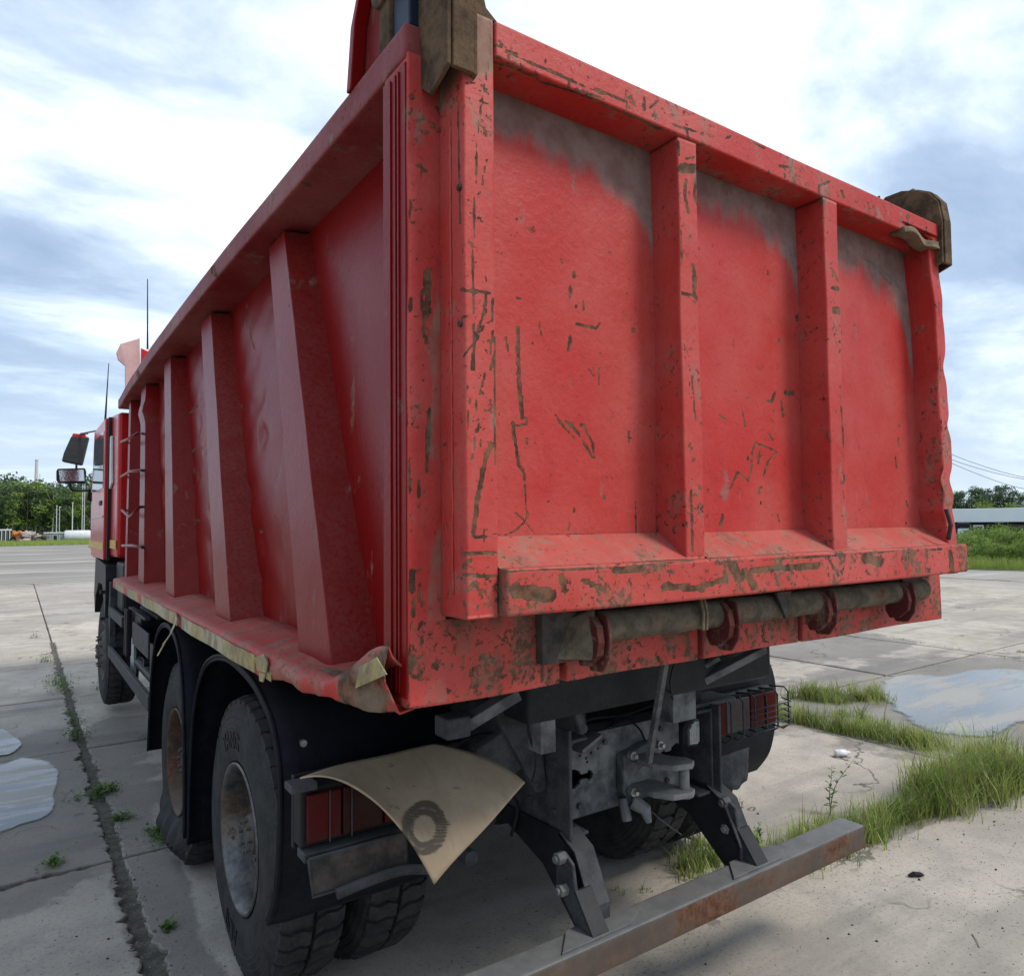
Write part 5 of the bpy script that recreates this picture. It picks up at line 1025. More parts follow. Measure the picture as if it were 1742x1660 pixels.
# puddles
def pud_mat():
    s = NT('puddle_water'); n = s.noise(4, 3, 0.5, st=(0.4, 1.4, 1)); st = s.noise(2.2, 7, 0.62, st=(0.30, 1.5, 1), off=(3, 3, 0)); f = s.noise(9, 6, 0.7, off=(1, 1, 0))
    dry = s.ss(s.math('ADD', st, s.math('MULTIPLY', f, 0.15)), 0.52, 0.66)
    c = s.mix(dry, (0.13, 0.128, 0.12), (0.30, 0.285, 0.26))
    m = s.done(c, s.ss(dry, 0.0, 1.0, 0.08, 0.55), 0, s.bump(n, 0.05, 0.01), 0.75)
    e = s.ss(s.math('ADD', s.attr('edge'), s.math('MULTIPLY', s.math('SUBTRACT', s.noise(3.5, 7, 0.65, off=(6, 2, 0)), 0.5), 1.1)), 0.30, 0.62)
    t = s.n('ShaderNodeBsdfTransparent'); mx_ = s.n('ShaderNodeMixShader'); s.put(mx_.inputs[0], e); s.t.links.new(t.outputs[0], mx_.inputs[1]); s.t.links.new(s.bsdf.outputs[0], mx_.inputs[2]); s.t.links.new(mx_.outputs[0], s.out.inputs[0])
    return m
PUD = pud_mat()
def puddle(pts, label=None, z=0.007):
    Q = []; n = len(pts)
    for i in range(n):
        a, b, c, d = [np.array(pts[(i+k-1) % n], float) for k in range(4)]
        for k in range(6):
            t = k/6; p = 0.5*((2*b)+(-a+c)*t+(2*a-5*b+4*c-d)*t*t+(-a+3*b-3*c+d)*t**3); Q.append(p[:2])
    Q = np.array(Q); ctr = Q.mean(0); m = len(Q); V = []; E = []
    for sc_, e in ((1.10, 0.0), (0.97, 0.5), (0.84, 1.0), (0.5, 1.0)):
        for q in Q: V.append((*(ctr+(q-ctr)*sc_), z)); E.append(e)
    F = [(r*m+k, r*m+(k+1) % m, (r+1)*m+(k+1) % m, (r+1)*m+k) for r in range(3) for k in range(m)]
    me = bpy.data.meshes.new('puddle'); me.from_pydata(V, [], F+[tuple(3*m+k for k in range(m))]); me.attributes.new('edge', 'FLOAT', 'POINT').data.foreach_set('value', E)
    bm = bmesh.new(); bm.from_mesh(me); bmesh.ops.recalc_face_normals(bm, faces=bm.faces); bm.to_mesh(me); bm.free()
    if me.polygons[0].normal.z < 0: me.flip_normals()
    link_mesh('puddle', me, PUD, None, kind='structure')
def gp(x, y): p = at(x, y, 2, 0.0); return (p[0], p[1])
puddle([gp(*q) for q in ((-60, 1300), (0, 1302), (40, 1290), (92, 1303), (96, 1340), (84, 1385), (30, 1408), (0, 1418), (-60, 1440))])
puddle([gp(*q) for q in ((-60, 1245), (0, 1240), (22, 1252), (38, 1266), (20, 1282), (0, 1286), (-60, 1290))])
puddle([gp(*q) for q in ((1500, 1160), (1540, 1148), (1600, 1150), (1660, 1140), (1760, 1138), (1900, 1150), (1880, 1230), (1742, 1226), (1690, 1252), (1600, 1250), (1540, 1222), (1505, 1190))])
puddle([gp(*q) for q in ((1700, 1205), (1760, 1195), (1800, 1215), (1790, 1245), (1740, 1238))][:5], z=0.011) if False else None
# ================================================================== GRASS AND WEEDS
def leafmat(name, c1, c2, tr=0.35):
    s = NT(name); oi = s.n('ShaderNodeObjectInfo'); a = s.noise(3.0, 4, 0.6); b = s.noise(40, 2)
    c = s.mix(s.ss(s.math('ADD', s.math('MULTIPLY', a, 0.6), s.math('MULTIPLY', b, 0.4)), 0.38, 0.62), c1, c2)
    c = s.mix(s.math('MULTIPLY', oi.outputs['Random'], 0.3), c, tuple(x*0.6 for x in c1))
    m = s.done(c, 0.5, 0, None, 0.3)
    t = s.n('ShaderNodeBsdfTranslucent'); s.put(t.inputs[0], c); mx_ = s.n('ShaderNodeMixShader'); mx_.inputs[0].default_value = tr
    s.t.links.new(s.bsdf.outputs[0], mx_.inputs[1]); s.t.links.new(t.outputs[0], mx_.inputs[2]); s.t.links.new(mx_.outputs[0], s.out.inputs[0]); return m
GRASS = leafmat('grass_blades', (0.18, 0.28, 0.05), (0.48, 0.54, 0.15)); DRY = leafmat('dry_stalks', (0.28, 0.24, 0.14), (0.20, 0.15, 0.08), 0.2)
WEED = leafmat('weed_leaves', (0.09, 0.16, 0.035), (0.16, 0.26, 0.05))
def blades(name, spots, mats=(GRASS, DRY), dry=0.2):
    g = G()
    for (x, y, r, n, h) in spots:
        for _ in range(n):
            a = random.uniform(0, 6.283); q = r*abs(random.gauss(0, 0.55)); bx, by = x+q*math.cos(a), y+q*math.sin(a)
            hh = h*random.uniform(0.35, 1.05)*(1-0.25*min(1, q/r)); w_ = random.uniform(0.0014, 0.0034); th = random.uniform(0, 6.283); lean = random.uniform(0.05, 0.9)*hh; ux, uy = math.cos(th), math.sin(th); wx, wy = -uy*w_, ux*w_
            mi = 1 if random.random() < dry else 0; V = []
            for t, k in ((0, 1), (0.4, 0.95), (0.75, 0.6)): l = lean*t*t; V += [(bx+ux*l-wx*k, by+uy*l-wy*k, -0.01+hh*t*(1-0.12*t)), (bx+ux*l+wx*k, by+uy*l+wy*k, -0.01+hh*t*(1-0.12*t))]
            V.append((bx+ux*lean, by+uy*lean, -0.01+hh*0.9)); g.add(V, [(0, 1, 3, 2), (2, 3, 5, 4), (4, 5, 6)], mi)
    o = g.build(name, list(mats), None, kind='stuff', fix=False); return o
def along(a, b, n, r, cnt, h, jit=0.05):
    return [(a[0]+(b[0]-a[0])*t+random.gauss(0, jit), a[1]+(b[1]-a[1])*t+random.gauss(0, jit), r, max(2, int(cnt*random.uniform(0.5, 1.5))), h*random.uniform(0.6, 1.25)) for t in [random.random() for _ in range(n)]]
sp = along(gp(1500, 1405), gp(1600, 1372), 40, 0.10, 50, 0.20, 0.04)+along(gp(1585, 1375), gp(1742, 1322), 76, 0.14, 74, 0.36, 0.08)+along(gp(1742, 1322), gp(2300, 1180), 90, 0.12, 40, 0.24, 0.06)
sp += along(gp(1330, 1470), gp(1500, 1408), 60, 0.10, 36, 0.24, 0.06)+along(gp(1640, 1340), gp(1700, 1300), 14, 0.1, 40, 0.38, 0.05)
o = blades('grass', sp); setp(o, 'green grass growing in the joint beyond the end of the rear bar', 'grass')
sp = along(gp(1235, 1205), gp(1420, 1240), 64, 0.12, 36, 0.24, 0.06)+along(gp(1240, 1185), gp(1300, 1195), 30, 0.09, 70, 0.24, 0.05)+along(gp(1360, 1188), gp(1490, 1190), 40, 0.12, 60, 0.22, 0.08)+along(gp(1420, 1240), gp(1600, 1275), 70, 0.11, 30, 0.20, 0.06)+along(gp(1430, 1215), gp(1530, 1250), 24, 0.10, 30, 0.15, 0.07)
o = blades('grass', sp); setp(o, 'grass tufts along the joint in front of the right hand puddle', 'grass')
sp = along(gp(1150, 1490), gp(1250, 1440), 30, 0.09, 30, 0.17, 0.06)+along(gp(1255, 1440), gp(1330, 1450), 10, 0.06, 14, 0.12, 0.03)+along(gp(930, 1590), gp(1100, 1500), 8, 0.04, 9, 0.06, 0.03)+along(gp(480, 1640), gp(560, 1650), 3, 0.03, 5, 0.03)
sp += along(gp(1700, 1105), gp(1900, 1130), 30, 0.05, 18, 0.06, 0.04)+along(gp(1480, 1078), gp(1742, 1125), 30, 0.04, 8, 0.05, 0.03)
o = blades('grass', sp); setp(o, 'sparse weeds under and behind the truck', 'grass')
LG = (WEED, GRASS)
sp = [(*gp(268, 1420), 0.07, 60, 0.05), (*gp(280, 1432), 0.06, 50, 0.04), (*gp(172, 1350), 0.08, 70, 0.06), (*gp(190, 1345), 0.05, 30, 0.05), (*gp(90, 1470), 0.05, 40, 0.045), (*gp(130, 1255), 0.10, 60, 0.09), (*gp(95, 1165), 0.16, 60, 0.13), (*gp(104, 1175), 0.12, 40, 0.15), (*gp(78, 1125), 0.15, 40, 0.10), (*gp(200, 1395), 0.05, 30, 0.03), (*gp(215, 1392), 0.05, 20, 0.03), (*gp(285, 1580), 0.03, 26, 0.03), (*gp(170, 1172), 0.1, 30, 0.1), (*gp(125, 1230), 0.06, 20, 0.06), (*gp(118, 1215), 0.05, 16, 0.05), (*gp(245, 1255), 0.05, 10, 0.05), (*gp(130, 1360), 0.04, 8, 0.02), (*gp(60, 1085), 0.15, 20, 0.08)]
g = G()
for (x, y, r, n, h) in sp:      # low broad leaved weeds
    for _ in range(n*3):
        a = random.uniform(0, 6.283); q = r*1.2*abs(random.gauss(0, 0.6)); bx, by = x+q*math.cos(a), y+q*math.sin(a); z = random.uniform(0, h); L = random.uniform(0.010, 0.028); th = random.uniform(0, 6.28); tl = random.uniform(-0.4, 0.8)
        u = np.array([math.cos(th), math.sin(th), tl])*L; v = np.array([-math.sin(th), math.cos(th), 0])*L*0.4; p = np.array([bx, by, z]); g.add([p, p+u*0.5+v, p+u, p+u*0.5-v], [(0, 1, 2, 3)])
        if random.random() < 0.4: g.add([(bx-.001, by, -.01), (bx+.001, by, -.01), (bx+random.gauss(0, .012), by+random.gauss(0, .012), z+h*0.5)], [(0, 1, 2)])
o = g.build('weed_patch', WEED, None, kind='stuff', fix=False); setp(o, 'low green weeds in the cracks left of the truck wheels', 'weeds')
def weed(px, py, h, label, leaves=14, lean=(0, 0), dry=False, lw=0.012, ll=0.045, stems=2):
    b = gp(px, py); root = empty('weed_plant', (b[0], b[1], 0), label, 'weed plant', 'tall weeds beyond the rear bar')
    for s_ in range(stems):
        dx, dy = lean[0]+random.gauss(0, 0.03), lean[1]+random.gauss(0, 0.03); hh = h*random.uniform(0.75, 1.0) if s_ else h
        P = [(b[0]+dx*t*t+0.006*math.sin(9*t+s_), b[1]+dy*t*t, hh*t) for t in [k/8 for k in range(9)]]
        G().tube(P, [0.0035*(1-0.75*k/8) for k in range(9)], 5).build('stem', DRY if dry else WEED, root)
        g = G()
        for k in range(leaves):
            t = 0.12+0.88*k/leaves; i = min(7, int(t*8)); p = np.array(P[i])+(np.array(P[i+1])-np.array(P[i]))*(t*8-i); th = k*2.4+random.uniform(-.4, .4); L = ll*random.uniform(0.6, 1.1)*(1.15-0.6*t); up_ = random.uniform(0.2, 0.8)
            u = np.array([math.cos(th), math.sin(th), up_])*L; v = np.array([-math.sin(th), math.cos(th), 0])*lw*(1.1-0.5*t)
            g.add([p, p+u*0.35+v, p+u*0.7+v*0.7, p+u*1.0-[0, 0, L*0.2], p+u*0.7-v*0.7, p+u*0.35-v], [(0, 1, 2, 3), (0, 3, 4, 5)])
        g.build('leaves', WEED, root, fix=False)
weed(1412, 1385, 0.34, 'tall leafy weed leaning right, beside the end of the rear bar', 16, (0.10, -0.06), ll=0.05, stems=2)
weed(1690, 1320, 0.36, 'tallest upright weed in the thick grass at the right edge', 16, (0.02, 0.02), ll=0.045, stems=2)
weed(1505, 1240, 0.26, 'dark spiky weed standing in front of the right puddle', 22, (-0.01, 0.0), ll=0.022, lw=0.005, stems=1)
weed(1465, 1235, 0.22, 'pale leafy weed left of the dark spiky one', 16, (0.03, 0), ll=0.035, stems=3)
weed(1255, 1430, 0.24, 'thin stalky weed behind the right link of the rear bar', 12, (0.04, -0.02), True, ll=0.025, lw=0.007, stems=4)
weed(1170, 1490, 0.20, 'bare stalky weed under the rear bar hanger', 10, (0.02, -0.02), True, ll=0.02, lw=0.006, stems=4)
weed(1365, 1185, 0.20, 'small pale weed in the far joint', 10, (0.0, 0.0), ll=0.03, stems=2)
weed(1545, 1395, 0.22, 'reddish dry weed at the left end of the thick grass', 10, (0.03, 0), True, ll=0.03, lw=0.006, stems=3)
weed(1290, 1440, 0.12, 'short bushy weed between rear bar and pale slab', 16, (0.02, 0), ll=0.03, lw=0.009, stems=4)
# ---- loose things on the slabs
b = gp(1432, 1287); g = G(); g.lathe([(0, 0.0), (0, 0.022), (0.004, 0.026), (0.05, 0.027), (0.085, 0.024), (0.10, 0.013), (0.118, 0.012), (0.118, 0.0)], (b[0]-0.05, b[1], 0.028), 0, 20)
o = g.build('plastic_bottle', flat('white_plastic', (0.72, 0.73, 0.76), 0.3), None, smooth=True); setp(o, 'small crumpled white plastic bottle lying on the pale slab', 'bottle'); o.rotation_euler = (0, 0, -0.5)
b = gp(1558, 1491); g = G(); g.tube([(b[0]-0.035, b[1]+0.02, 0.008), (b[0]-0.01, b[1]+0.004, 0.016), (b[0]+0.02, b[1]-0.012, 0.012), (b[0]+0.04, b[1]-0.02, 0.006)], [0.006, 0.013, 0.012, 0.004], 8); o = g.build('rubber_scrap', RUBBER, None); setp(o, 'black curled rubber scrap lying on the near right slab', 'rubber scrap')
b = gp(1662, 1600); g = G(); g.tube([(b[0]-0.05, b[1]-0.03, 0.003), (b[0]-0.01, b[1]-0.004, 0.006), (b[0]+0.035, b[1]+0.035, 0.003)], 0.0018, 5); o = g.build('straw', DRY, None); setp(o, 'pale dry straw lying at the lower right', 'straw')
g = G()
for _ in range(4200):
    u = random.random()
    if u < 0.55: x, y = random.uniform(0.6, 6.0), random.uniform(-1.3, 0.9)
    elif u < 0.8: x, y = -0.22+random.gauss(0, 0.07), random.uniform(1.6, 9)
    else: x, y = random.uniform(-2, 7), random.uniform(0.9, 5)
    r = random.uniform(0.001, 0.0034)*(2.2 if random.random() < 0.04 else 1); a = random.uniform(0, 3)
    P = [(x+r*1.3*math.cos(a+k*1.57)*random.uniform(.7, 1.2), y+r*math.sin(a+k*1.57)*random.uniform(.7, 1.2), 0.001) for k in range(4)]+[(x+r*0.7*math.cos(a+k*1.57), y+r*0.6*math.sin(a+k*1.57), 0.001+r*random.uniform(.5, 1)) for k in range(4)]
    g.hexa(P, 1 if random.random() < 0.25 else 0)
o = g.build('gravel', [flat('dark_grit', (0.05, 0.045, 0.04), 0.9), flat('pale_grit', (0.34, 0.32, 0.29), 0.9)], None, kind='stuff', fix=False); setp(o, 'scattered grit and crumbs on the slabs', 'gravel')

# ================================================================== BACKGROUND
TL = [leafmat('tree_leaves_dark', (0.055, 0.095, 0.042), (0.10, 0.155, 0.065), 0.25), leafmat('tree_leaves_mid', (0.08, 0.135, 0.055), (0.14, 0.21, 0.08), 0.25), leafmat('tree_leaves_light', (0.15, 0.24, 0.045), (0.30, 0.40, 0.085), 0.3)]  # dark and mid leaves lightened: distance haze is put into their colour
BARK = flat('bark', (0.16, 0.14, 0.12), 0.9, 0, 0.3, 6); BIRCH = flat('birch_bark', (0.50, 0.48, 0.45), 0.8, 0, 0.25, 4)
def crown_mesh(seed, n, kind):
    r = np.random.default_rng(seed); V = []; F = []; cl = []
    K = 26 if kind != 'bush' else 26
    for k in range(K):
        if kind == 'cone': z = r.uniform(0.12, 1.0); rad = 0.24*(1.08-z)+0.05
        elif kind == 'bush': z = r.uniform(0.05, 0.9); rad = 0.62*math.sqrt(max(0.05, 1-z*z))
        else: z = r.uniform(0.28, 1.0); rad = 0.30*math.sqrt(max(0.04, 1-((z-0.6)/0.42)**2))
        a = r.uniform(0, 6.28); q = rad*math.sqrt(r.uniform(0, 1)); cl.append((q*math.cos(a), q*math.sin(a), z, r.uniform(0.06, 0.12)*(1.7 if kind == 'bush' else 1)))
    for i in range(n):
        cx, cy, cz, cr = cl[r.integers(K)]; d = r.normal(size=3); d /= np.linalg.norm(d); p = np.array([cx, cy, cz])+d*cr*r.uniform(0.5, 1.15)*np.array([1, 1, 0.75])
        s = r.uniform(0.010, 0.022)*(1.3 if kind == 'bush' else 1.0); u = r.normal(size=3); u /= np.linalg.norm(u); v = np.cross(u, r.normal(size=3)); v /= np.linalg.norm(v); b = len(V)
        V += [p-u*s, p+v*s*0.6, p+u*s, p-v*s*0.6]; F.append((b, b+1, b+2, b+3))
    me = bpy.data.meshes.new('crown'); me.from_pydata([tuple(x) for x in V], [], F); return me
def trunk_mesh(h0):
    g = G(); P = [(0.004*math.sin(k), 0.003*math.cos(k*2), -0.02+k/8*0.9) for k in range(9)]; g.tube(P, [0.016*(1-0.85*k/8) for k in range(9)], 6)
    for k in range(5): a = k*2.3; z = 0.35+k*0.1; g.tube([(0, 0, z), (0.10*math.cos(a), 0.10*math.sin(a), z+0.10), (0.17*math.cos(a), 0.17*math.sin(a), z+0.2)], [0.006, 0.004, 0.002], 4)
    me = bpy.data.meshes.new('trunk'); me.from_pydata(g.v, [], g.f); return me
CM = {k: [crown_mesh(s_+10*q, {'tree': 2600, 'cone': 2200, 'bush': 5200}[k], k) for s_ in range(3)] for q, k in enumerate(('tree', 'cone', 'bush'))}
for k in CM:
    for i_, me in enumerate(CM[k]): me.materials.append(TL[i_ if k != 'bush' else 2])
TM = trunk_mesh(0); TM.materials.append(BARK); TMB = TM.copy(); TMB.materials.clear(); TMB.materials.append(BIRCH)
def tree(name, x, y, h, kind, var, label, group, wide=1.0, birch=False, z=0):
    root = empty(name, (x, y, z), label, 'bush' if kind == 'bush' else 'tree', group)
    a = random.uniform(0, 6.28)
    c = bpy.data.objects.new('crown', CM[kind][var]); col.objects.link(c); c.parent = root; c.scale = (h*wide, h*wide, h); c.rotation_euler = (0, 0, a)
    if kind != 'bush': t = bpy.data.objects.new('trunk', TMB if birch else TM); col.objects.link(t); t.parent = root; t.scale = (h, h, h); t.rotation_euler = (0, 0, a)
    else:
        g = G()
        for k in range(5): q = k*1.3; g.tube([(x, y, -0.02), (x+0.3*math.cos(q), y+0.3*math.sin(q), h*0.6)], [0.02, 0.008], 4)
        g.build('stem', BARK, root)
    return root
def far(px, D): d = RB.T @ np.array([(px-871)/FPX, (895-830)/FPX, 1.0]); d = d/ d[1] if abs(px) < 900 else d; p = CAM+d*D; return p[0], p[1]
def farL(px, D): d = RB.T @ np.array([(px-871)/FPX, 0.053, 1.0]); d /= math.hypot(d[0], d[1]); return CAM[0]+d[0]*D, CAM[1]+d[1]*D
def mpp(px, D): return D/FPX*math.cos(math.atan((px-871)/FPX))      # metres per pixel for a thing at horizontal distance D
# left wood: front row of trees one can tell apart, by the place they hold along the wood's edge
words = ['tall pale green', 'slender dark', 'broad rounded', 'ragged mid green', 'bushy low', 'thin high crowned']
LT = [(-30, 150, 96, 0), (-8, 148, 88, 1), (6, 152, 92, 2), (22, 146, 100, 1), (34, 150, 84, 0), (46, 145, 96, 2), (58, 150, 90, 1), (68, 146, 88, 1), (80, 149, 84, 2), (90, 144, 92, 1), (101, 148, 86, 0), (112, 145, 80, 2), (122, 150, 82, 1), (132, 146, 72, 1), (142, 148, 78, 2), (152, 150, 70, 0), (166, 150, 70, 1), (190, 152, 74, 1), (215, 150, 80, 0)]
look = {0: 'dark green', 1: 'mid green', 2: 'light green'}
for i, (px, D, hp, var) in enumerate(LT):
    x, y = farL(px, D); h = hp*mpp(px, D)
    tree('deciduous_tree', x, y, h, 'tree', var, '%s tree at the wood edge, %s' % (look[var], ['above the dark cabin', 'left of the orange machine', 'behind the orange machine', 'behind the pale scrap heap', 'between scrap heap and green shrub', 'behind the green shrub', 'left of the grey shed', 'behind the grey shed', 'right of the grey shed', 'above the white tank', 'right above the white tank', 'beside the twin poles', 'below the lower mirror', 'just left of the red cab', 'hidden partly by the red cab', 'behind the red cab', 'behind the cab roof', 'behind the tipper bed', 'furthest right behind the bed'][i]), 'trees at the edge of the left wood', wide=1.15+0.2*random.random(), birch=(i in (9, 13)))
# the wooded hill behind reads as one mass
def hill_wood():
    V = []; F = []; r = np.random.default_rng(5); prof = lambda px: np.interp(px, [-60, 0, 20, 40, 60, 100, 140, 160, 240], [104, 108, 106, 97, 94, 92, 104, 108, 100])
    for layer in range(4):
        D = 175+layer*16
        for px in np.arange(-60, 260, 4.5):
            x, y = farL(px+r.uniform(-2, 2), D); top = (prof(px)+r.uniform(-9, 3))*mpp(px, D)*(0.62+0.125*layer)
            for k in range(150):
                d = r.normal(size=3); d /= np.linalg.norm(d); c = np.array([x, y, top-2.2])+d*np.array([2.0, 2.0, 2.4])*r.uniform(0.7, 1.1); c[2] -= (k % 3)*3.0
                s = r.uniform(0.22, 0.5); u = r.normal(size=3); u /= np.linalg.norm(u); v = np.cross(u, r.normal(size=3)); v /= np.linalg.norm(v); b = len(V); V += [c-u*s, c+v*s*.6, c+u*s, c-v*s*.6]; F.append((b, b+1, b+2, b+3))
    o = grid_mesh('hill_wood', np.array(V), np.array(F), TL[0], None, smooth=False, kind='stuff'); setp(o, 'dense dark wood covering the hill on the left', 'wood')
hill_wood()
g = G(); a, b = farL(-80, 178), farL(300, 178); c_, d_ = farL(300, 260), farL(-80, 260); g.add([(*a, 0), (*b, 0), (*c_, 10), (*d_, 10)], [(0, 1, 2, 3)]); g.build('hill', flat('hill_grass', (0.05, 0.08, 0.03), 0.9), None, kind='structure', fix=False)
# grass verge on the left
g = G(); r = random.Random(4)
A, B, C_, D_ = farL(-80, 92), farL(260, 92), farL(260, 160), farL(-80, 160)
g.add([(*A, 0.03), (*B, 0.03), (*C_, 0.5), (*D_, 0.5)], [(0, 1, 2, 3)]); g.build('verge', flat('verge_grass_soil', (0.10, 0.14, 0.045), 0.9, 0, 0.3, 0.5), None, kind='structure', fix=False)
g = G()
for _ in range(7000):
    px = r.uniform(-40, 215); D = r.uniform(91, 118); x, y = farL(px, D); h = r.uniform(0.12, 0.45); w_ = r.uniform(0.03, 0.08); th = r.uniform(0, 6.28); g.add([(x-w_, y, 0.02), (x+w_, y, 0.02), (x+h*0.4*math.cos(th), y, 0.02+h)], [(0, 1, 2)], 0)
o = g.build('verge_grass', GRASS, None, kind='stuff', fix=False); setp(o, 'rough green grass verge across the far edge of the yard on the left', 'grass')
def put(px, D, w_px, h_px, dep, g, z0=0.0, yo=0):
    x, y = farL(px, D); m = mpp(px, D); return x, y, w_px*m, h_px*m
def axes(px):
    d = RB.T @ np.array([(px-871)/FPX, 0.053, 1.0]); d = np.array([d[0], d[1]])/math.hypot(d[0], d[1]); return d, np.array([d[1], -d[0]])
def bx(g, px, D, wpx, zb, zt, dep, mi=0, dd=0.0):
    "box whose front faces the yard: px centre, width in px, heights in px above the ground"
    d, s_ = axes(px); x, y = farL(px, D); m = mpp(px, D); c = np.array([x, y])+d*dd; w_ = wpx*m/2
    P = [c-s_*w_, c+s_*w_, c+s_*w_+d*dep, c-s_*w_+d*dep]; g.hexa([(*p, zb*m) for p in P]+[(*p, zt*m) for p in P], mi)
GREYP = flat('grey_sheet_metal', (0.32, 0.34, 0.34), 0.6, 0, 0.12, 2); DKC = flat('dark_cabin', (0.05, 0.06, 0.065), 0.5); ORN = flat('orange_machine_paint', (0.50, 0.20, 0.05), 0.6, 0, 0.3, 3); SCR = flat('pale_scrap', (0.42, 0.36, 0.32), 0.8, 0, 0.4, 1.5)
DL = 112; z0_ = 14
# ground offset of this row: heights in px are measured from the verge foot
g = G(); bx(g, 10, DL, 15, 0, 21, 2.4, 0); c1 = g.build('site_cabin', DKC, None, 0.03); setp(c1, 'dark site cabin with a white roof, leftmost below the wood', 'cabin')
g = G(); bx(g, 10, DL-0.1, 17, 21, 23.5, 2.7, 0); g.build('roof', WHITEP, c1, 0.03)
for q in (3.2, 10, 17): g = G(); bx(g, q, DL-0.12, 1.2, 0, 21, 0.1); g.build('frame_post', WHITEP, c1)
for q in (7, 13): g = G(); bx(g, q, DL-0.14, 1.0, 3, 18, 0.05); g.build('window', GLASSW, c1)
mach = empty('loader', (*farL(32, DL), 0), 'worn orange tracked machine standing between dark cabin and pale scrap heap', 'machine')
g = G(); bx(g, 26, DL, 10, 7, 16, 2.2); bx(g, 24, DL, 5, 16, 21, 1.6); g.build('body', ORN, mach, 0.08)
g = G()
m_ = mpp(30, DL)
d, s_ = axes(32); x, y = farL(24, DL-0.3)
g.tube([(*(np.array([x, y])), 14*m_), (*(np.array([x, y])+s_*8*m_), 18*m_), (*(np.array([x, y])+s_*17*m_), 8*m_)], [0.28, 0.26, 0.2], 6); g.build('arm', ORN, mach, 0.03)
g = G(); x, y = farL(40, DL-0.3); g.hexa([(x-0.7, y, 0.1), (x+0.7, y, 0.1), (x+0.7, y+1.2, 0.1), (x-0.7, y+1.2, 0.1), (x-0.9, y-.1, 1.0), (x+0.5, y-.1, 1.1), (x+0.5, y+1.2, 1.0), (x-0.9, y+1.2, 1.0)]); g.build('bucket', flat('rusty_red', (0.32, 0.10, 0.06), 0.7), mach, 0.04)
for q in (23, 30): 
    g = G(); x, y = farL(q, DL-0.2); g.lathe([(0, 0.1), (0, 0.38), (0.35, 0.38), (0.35, 0.1)], (x, y, 0.38), 1, 16); g.build('wheel', RUBBER, mach)
g = G(); bx(g, 33, DL-0.05, 3, 9, 14, 0.3); g.build('window', DKC, mach)
rr = random.Random(11)
for i, (px, lab, mt) in enumerate(((47, 'pale heap of scrap metal right of the orange machine', SCR), (59, 'darker low scrap heap beside the green shrub', flat('dark_scrap', (0.14, 0.12, 0.11), 0.8)))):
    g = G(); x, y = farL(px, DL)
    for _ in range(40):
        a, b, c = x+rr.gauss(0, 0.5), y+rr.gauss(0, 0.5), rr.uniform(0.1, 1.2 if i == 0 else 0.8); l, w_, h = rr.uniform(.1, .5), rr.uniform(.1, .4), rr.uniform(.05, .3); th = rr.uniform(0, 3); ct, st = math.cos(th), math.sin(th)
        P = [(a+ct*u*l-st*v*w_, b+st*u*l+ct*v*w_, c+k*h+u*0.1) for k in (-1, 1) for u, v in ((-1, -1), (1, -1), (1, 1), (-1, 1))]; g.hexa(P)
    o = g.build('scrap_heap', mt, None); setp(o, lab, 'scrap heap')
x, y = farL(69, DL+2); tree('shrub', x, y, 14*mpp(69, DL), 'bush', 2, 'round green shrub left of the grey shed', None, 1.0)
g = G(); bx(g, 93, DL, 30, 0, 15, 3.0); sh_ = g.build('shed', GREYP, None, 0.02); setp(sh_, 'low grey metal shed with a black doorway left of the white tank', 'shed')
g = G(); bx(g, 94.5, DL-0.06, 4.6, 0, 11, 0.1); g.build('doorway', RUBBER, sh_)
g = G(); bx(g, 93, DL-0.1, 31.5, 15, 16.6, 3.3); g.build('roof', WHITEP, sh_)
for q in (80, 84, 88, 100, 104): g = G(); bx(g, q, DL-0.03, 0.35, 0.5, 14.5, 0.03); g.build('cladding_joint', DKC, sh_)
d, s_ = axes(128); x, y = farL(109, DL); L = 40*mpp(128, DL); rad = 9.5*mpp(128, DL); P0 = np.array([x, y]); g = G()
for k in range(1): g.tube([(*(P0+s_*t), rad*1.05) for t in (0, 0.05, 0.25, L-0.25, L-0.05, L)], [rad*0.6, rad*0.85, rad, rad, rad*0.85, rad*0.6], 28)
tk = g.build('storage_tank', WHITEP, None, smooth=True); setp(tk, 'long white cylindrical storage tank lying beside the red cab', 'tank')
g = G(); 
for t in (0.2, 0.5, 0.8): p = P0+s_*L*t; g.box(p[0]-.15, p[0]+.15, p[1]-.5, p[1]+.5, 0, rad*0.5)
g.build('cradle', GREYP, tk)
for i, (px, w_, lab) in enumerate(((84, 6, 'pale rubble block lying in front of the grey shed'), (94, 5, 'small pale block right of the shed door'), (121, 2.4, 'small pale stone in front of the white tank'))):
    g = G(); bx(g, px, DL-8, w_, 0.5, 3, 0.7); o = g.build('rubble', SCR, None, 0.08); setp(o, lab, 'rubble', 'pale rubble on the verge')
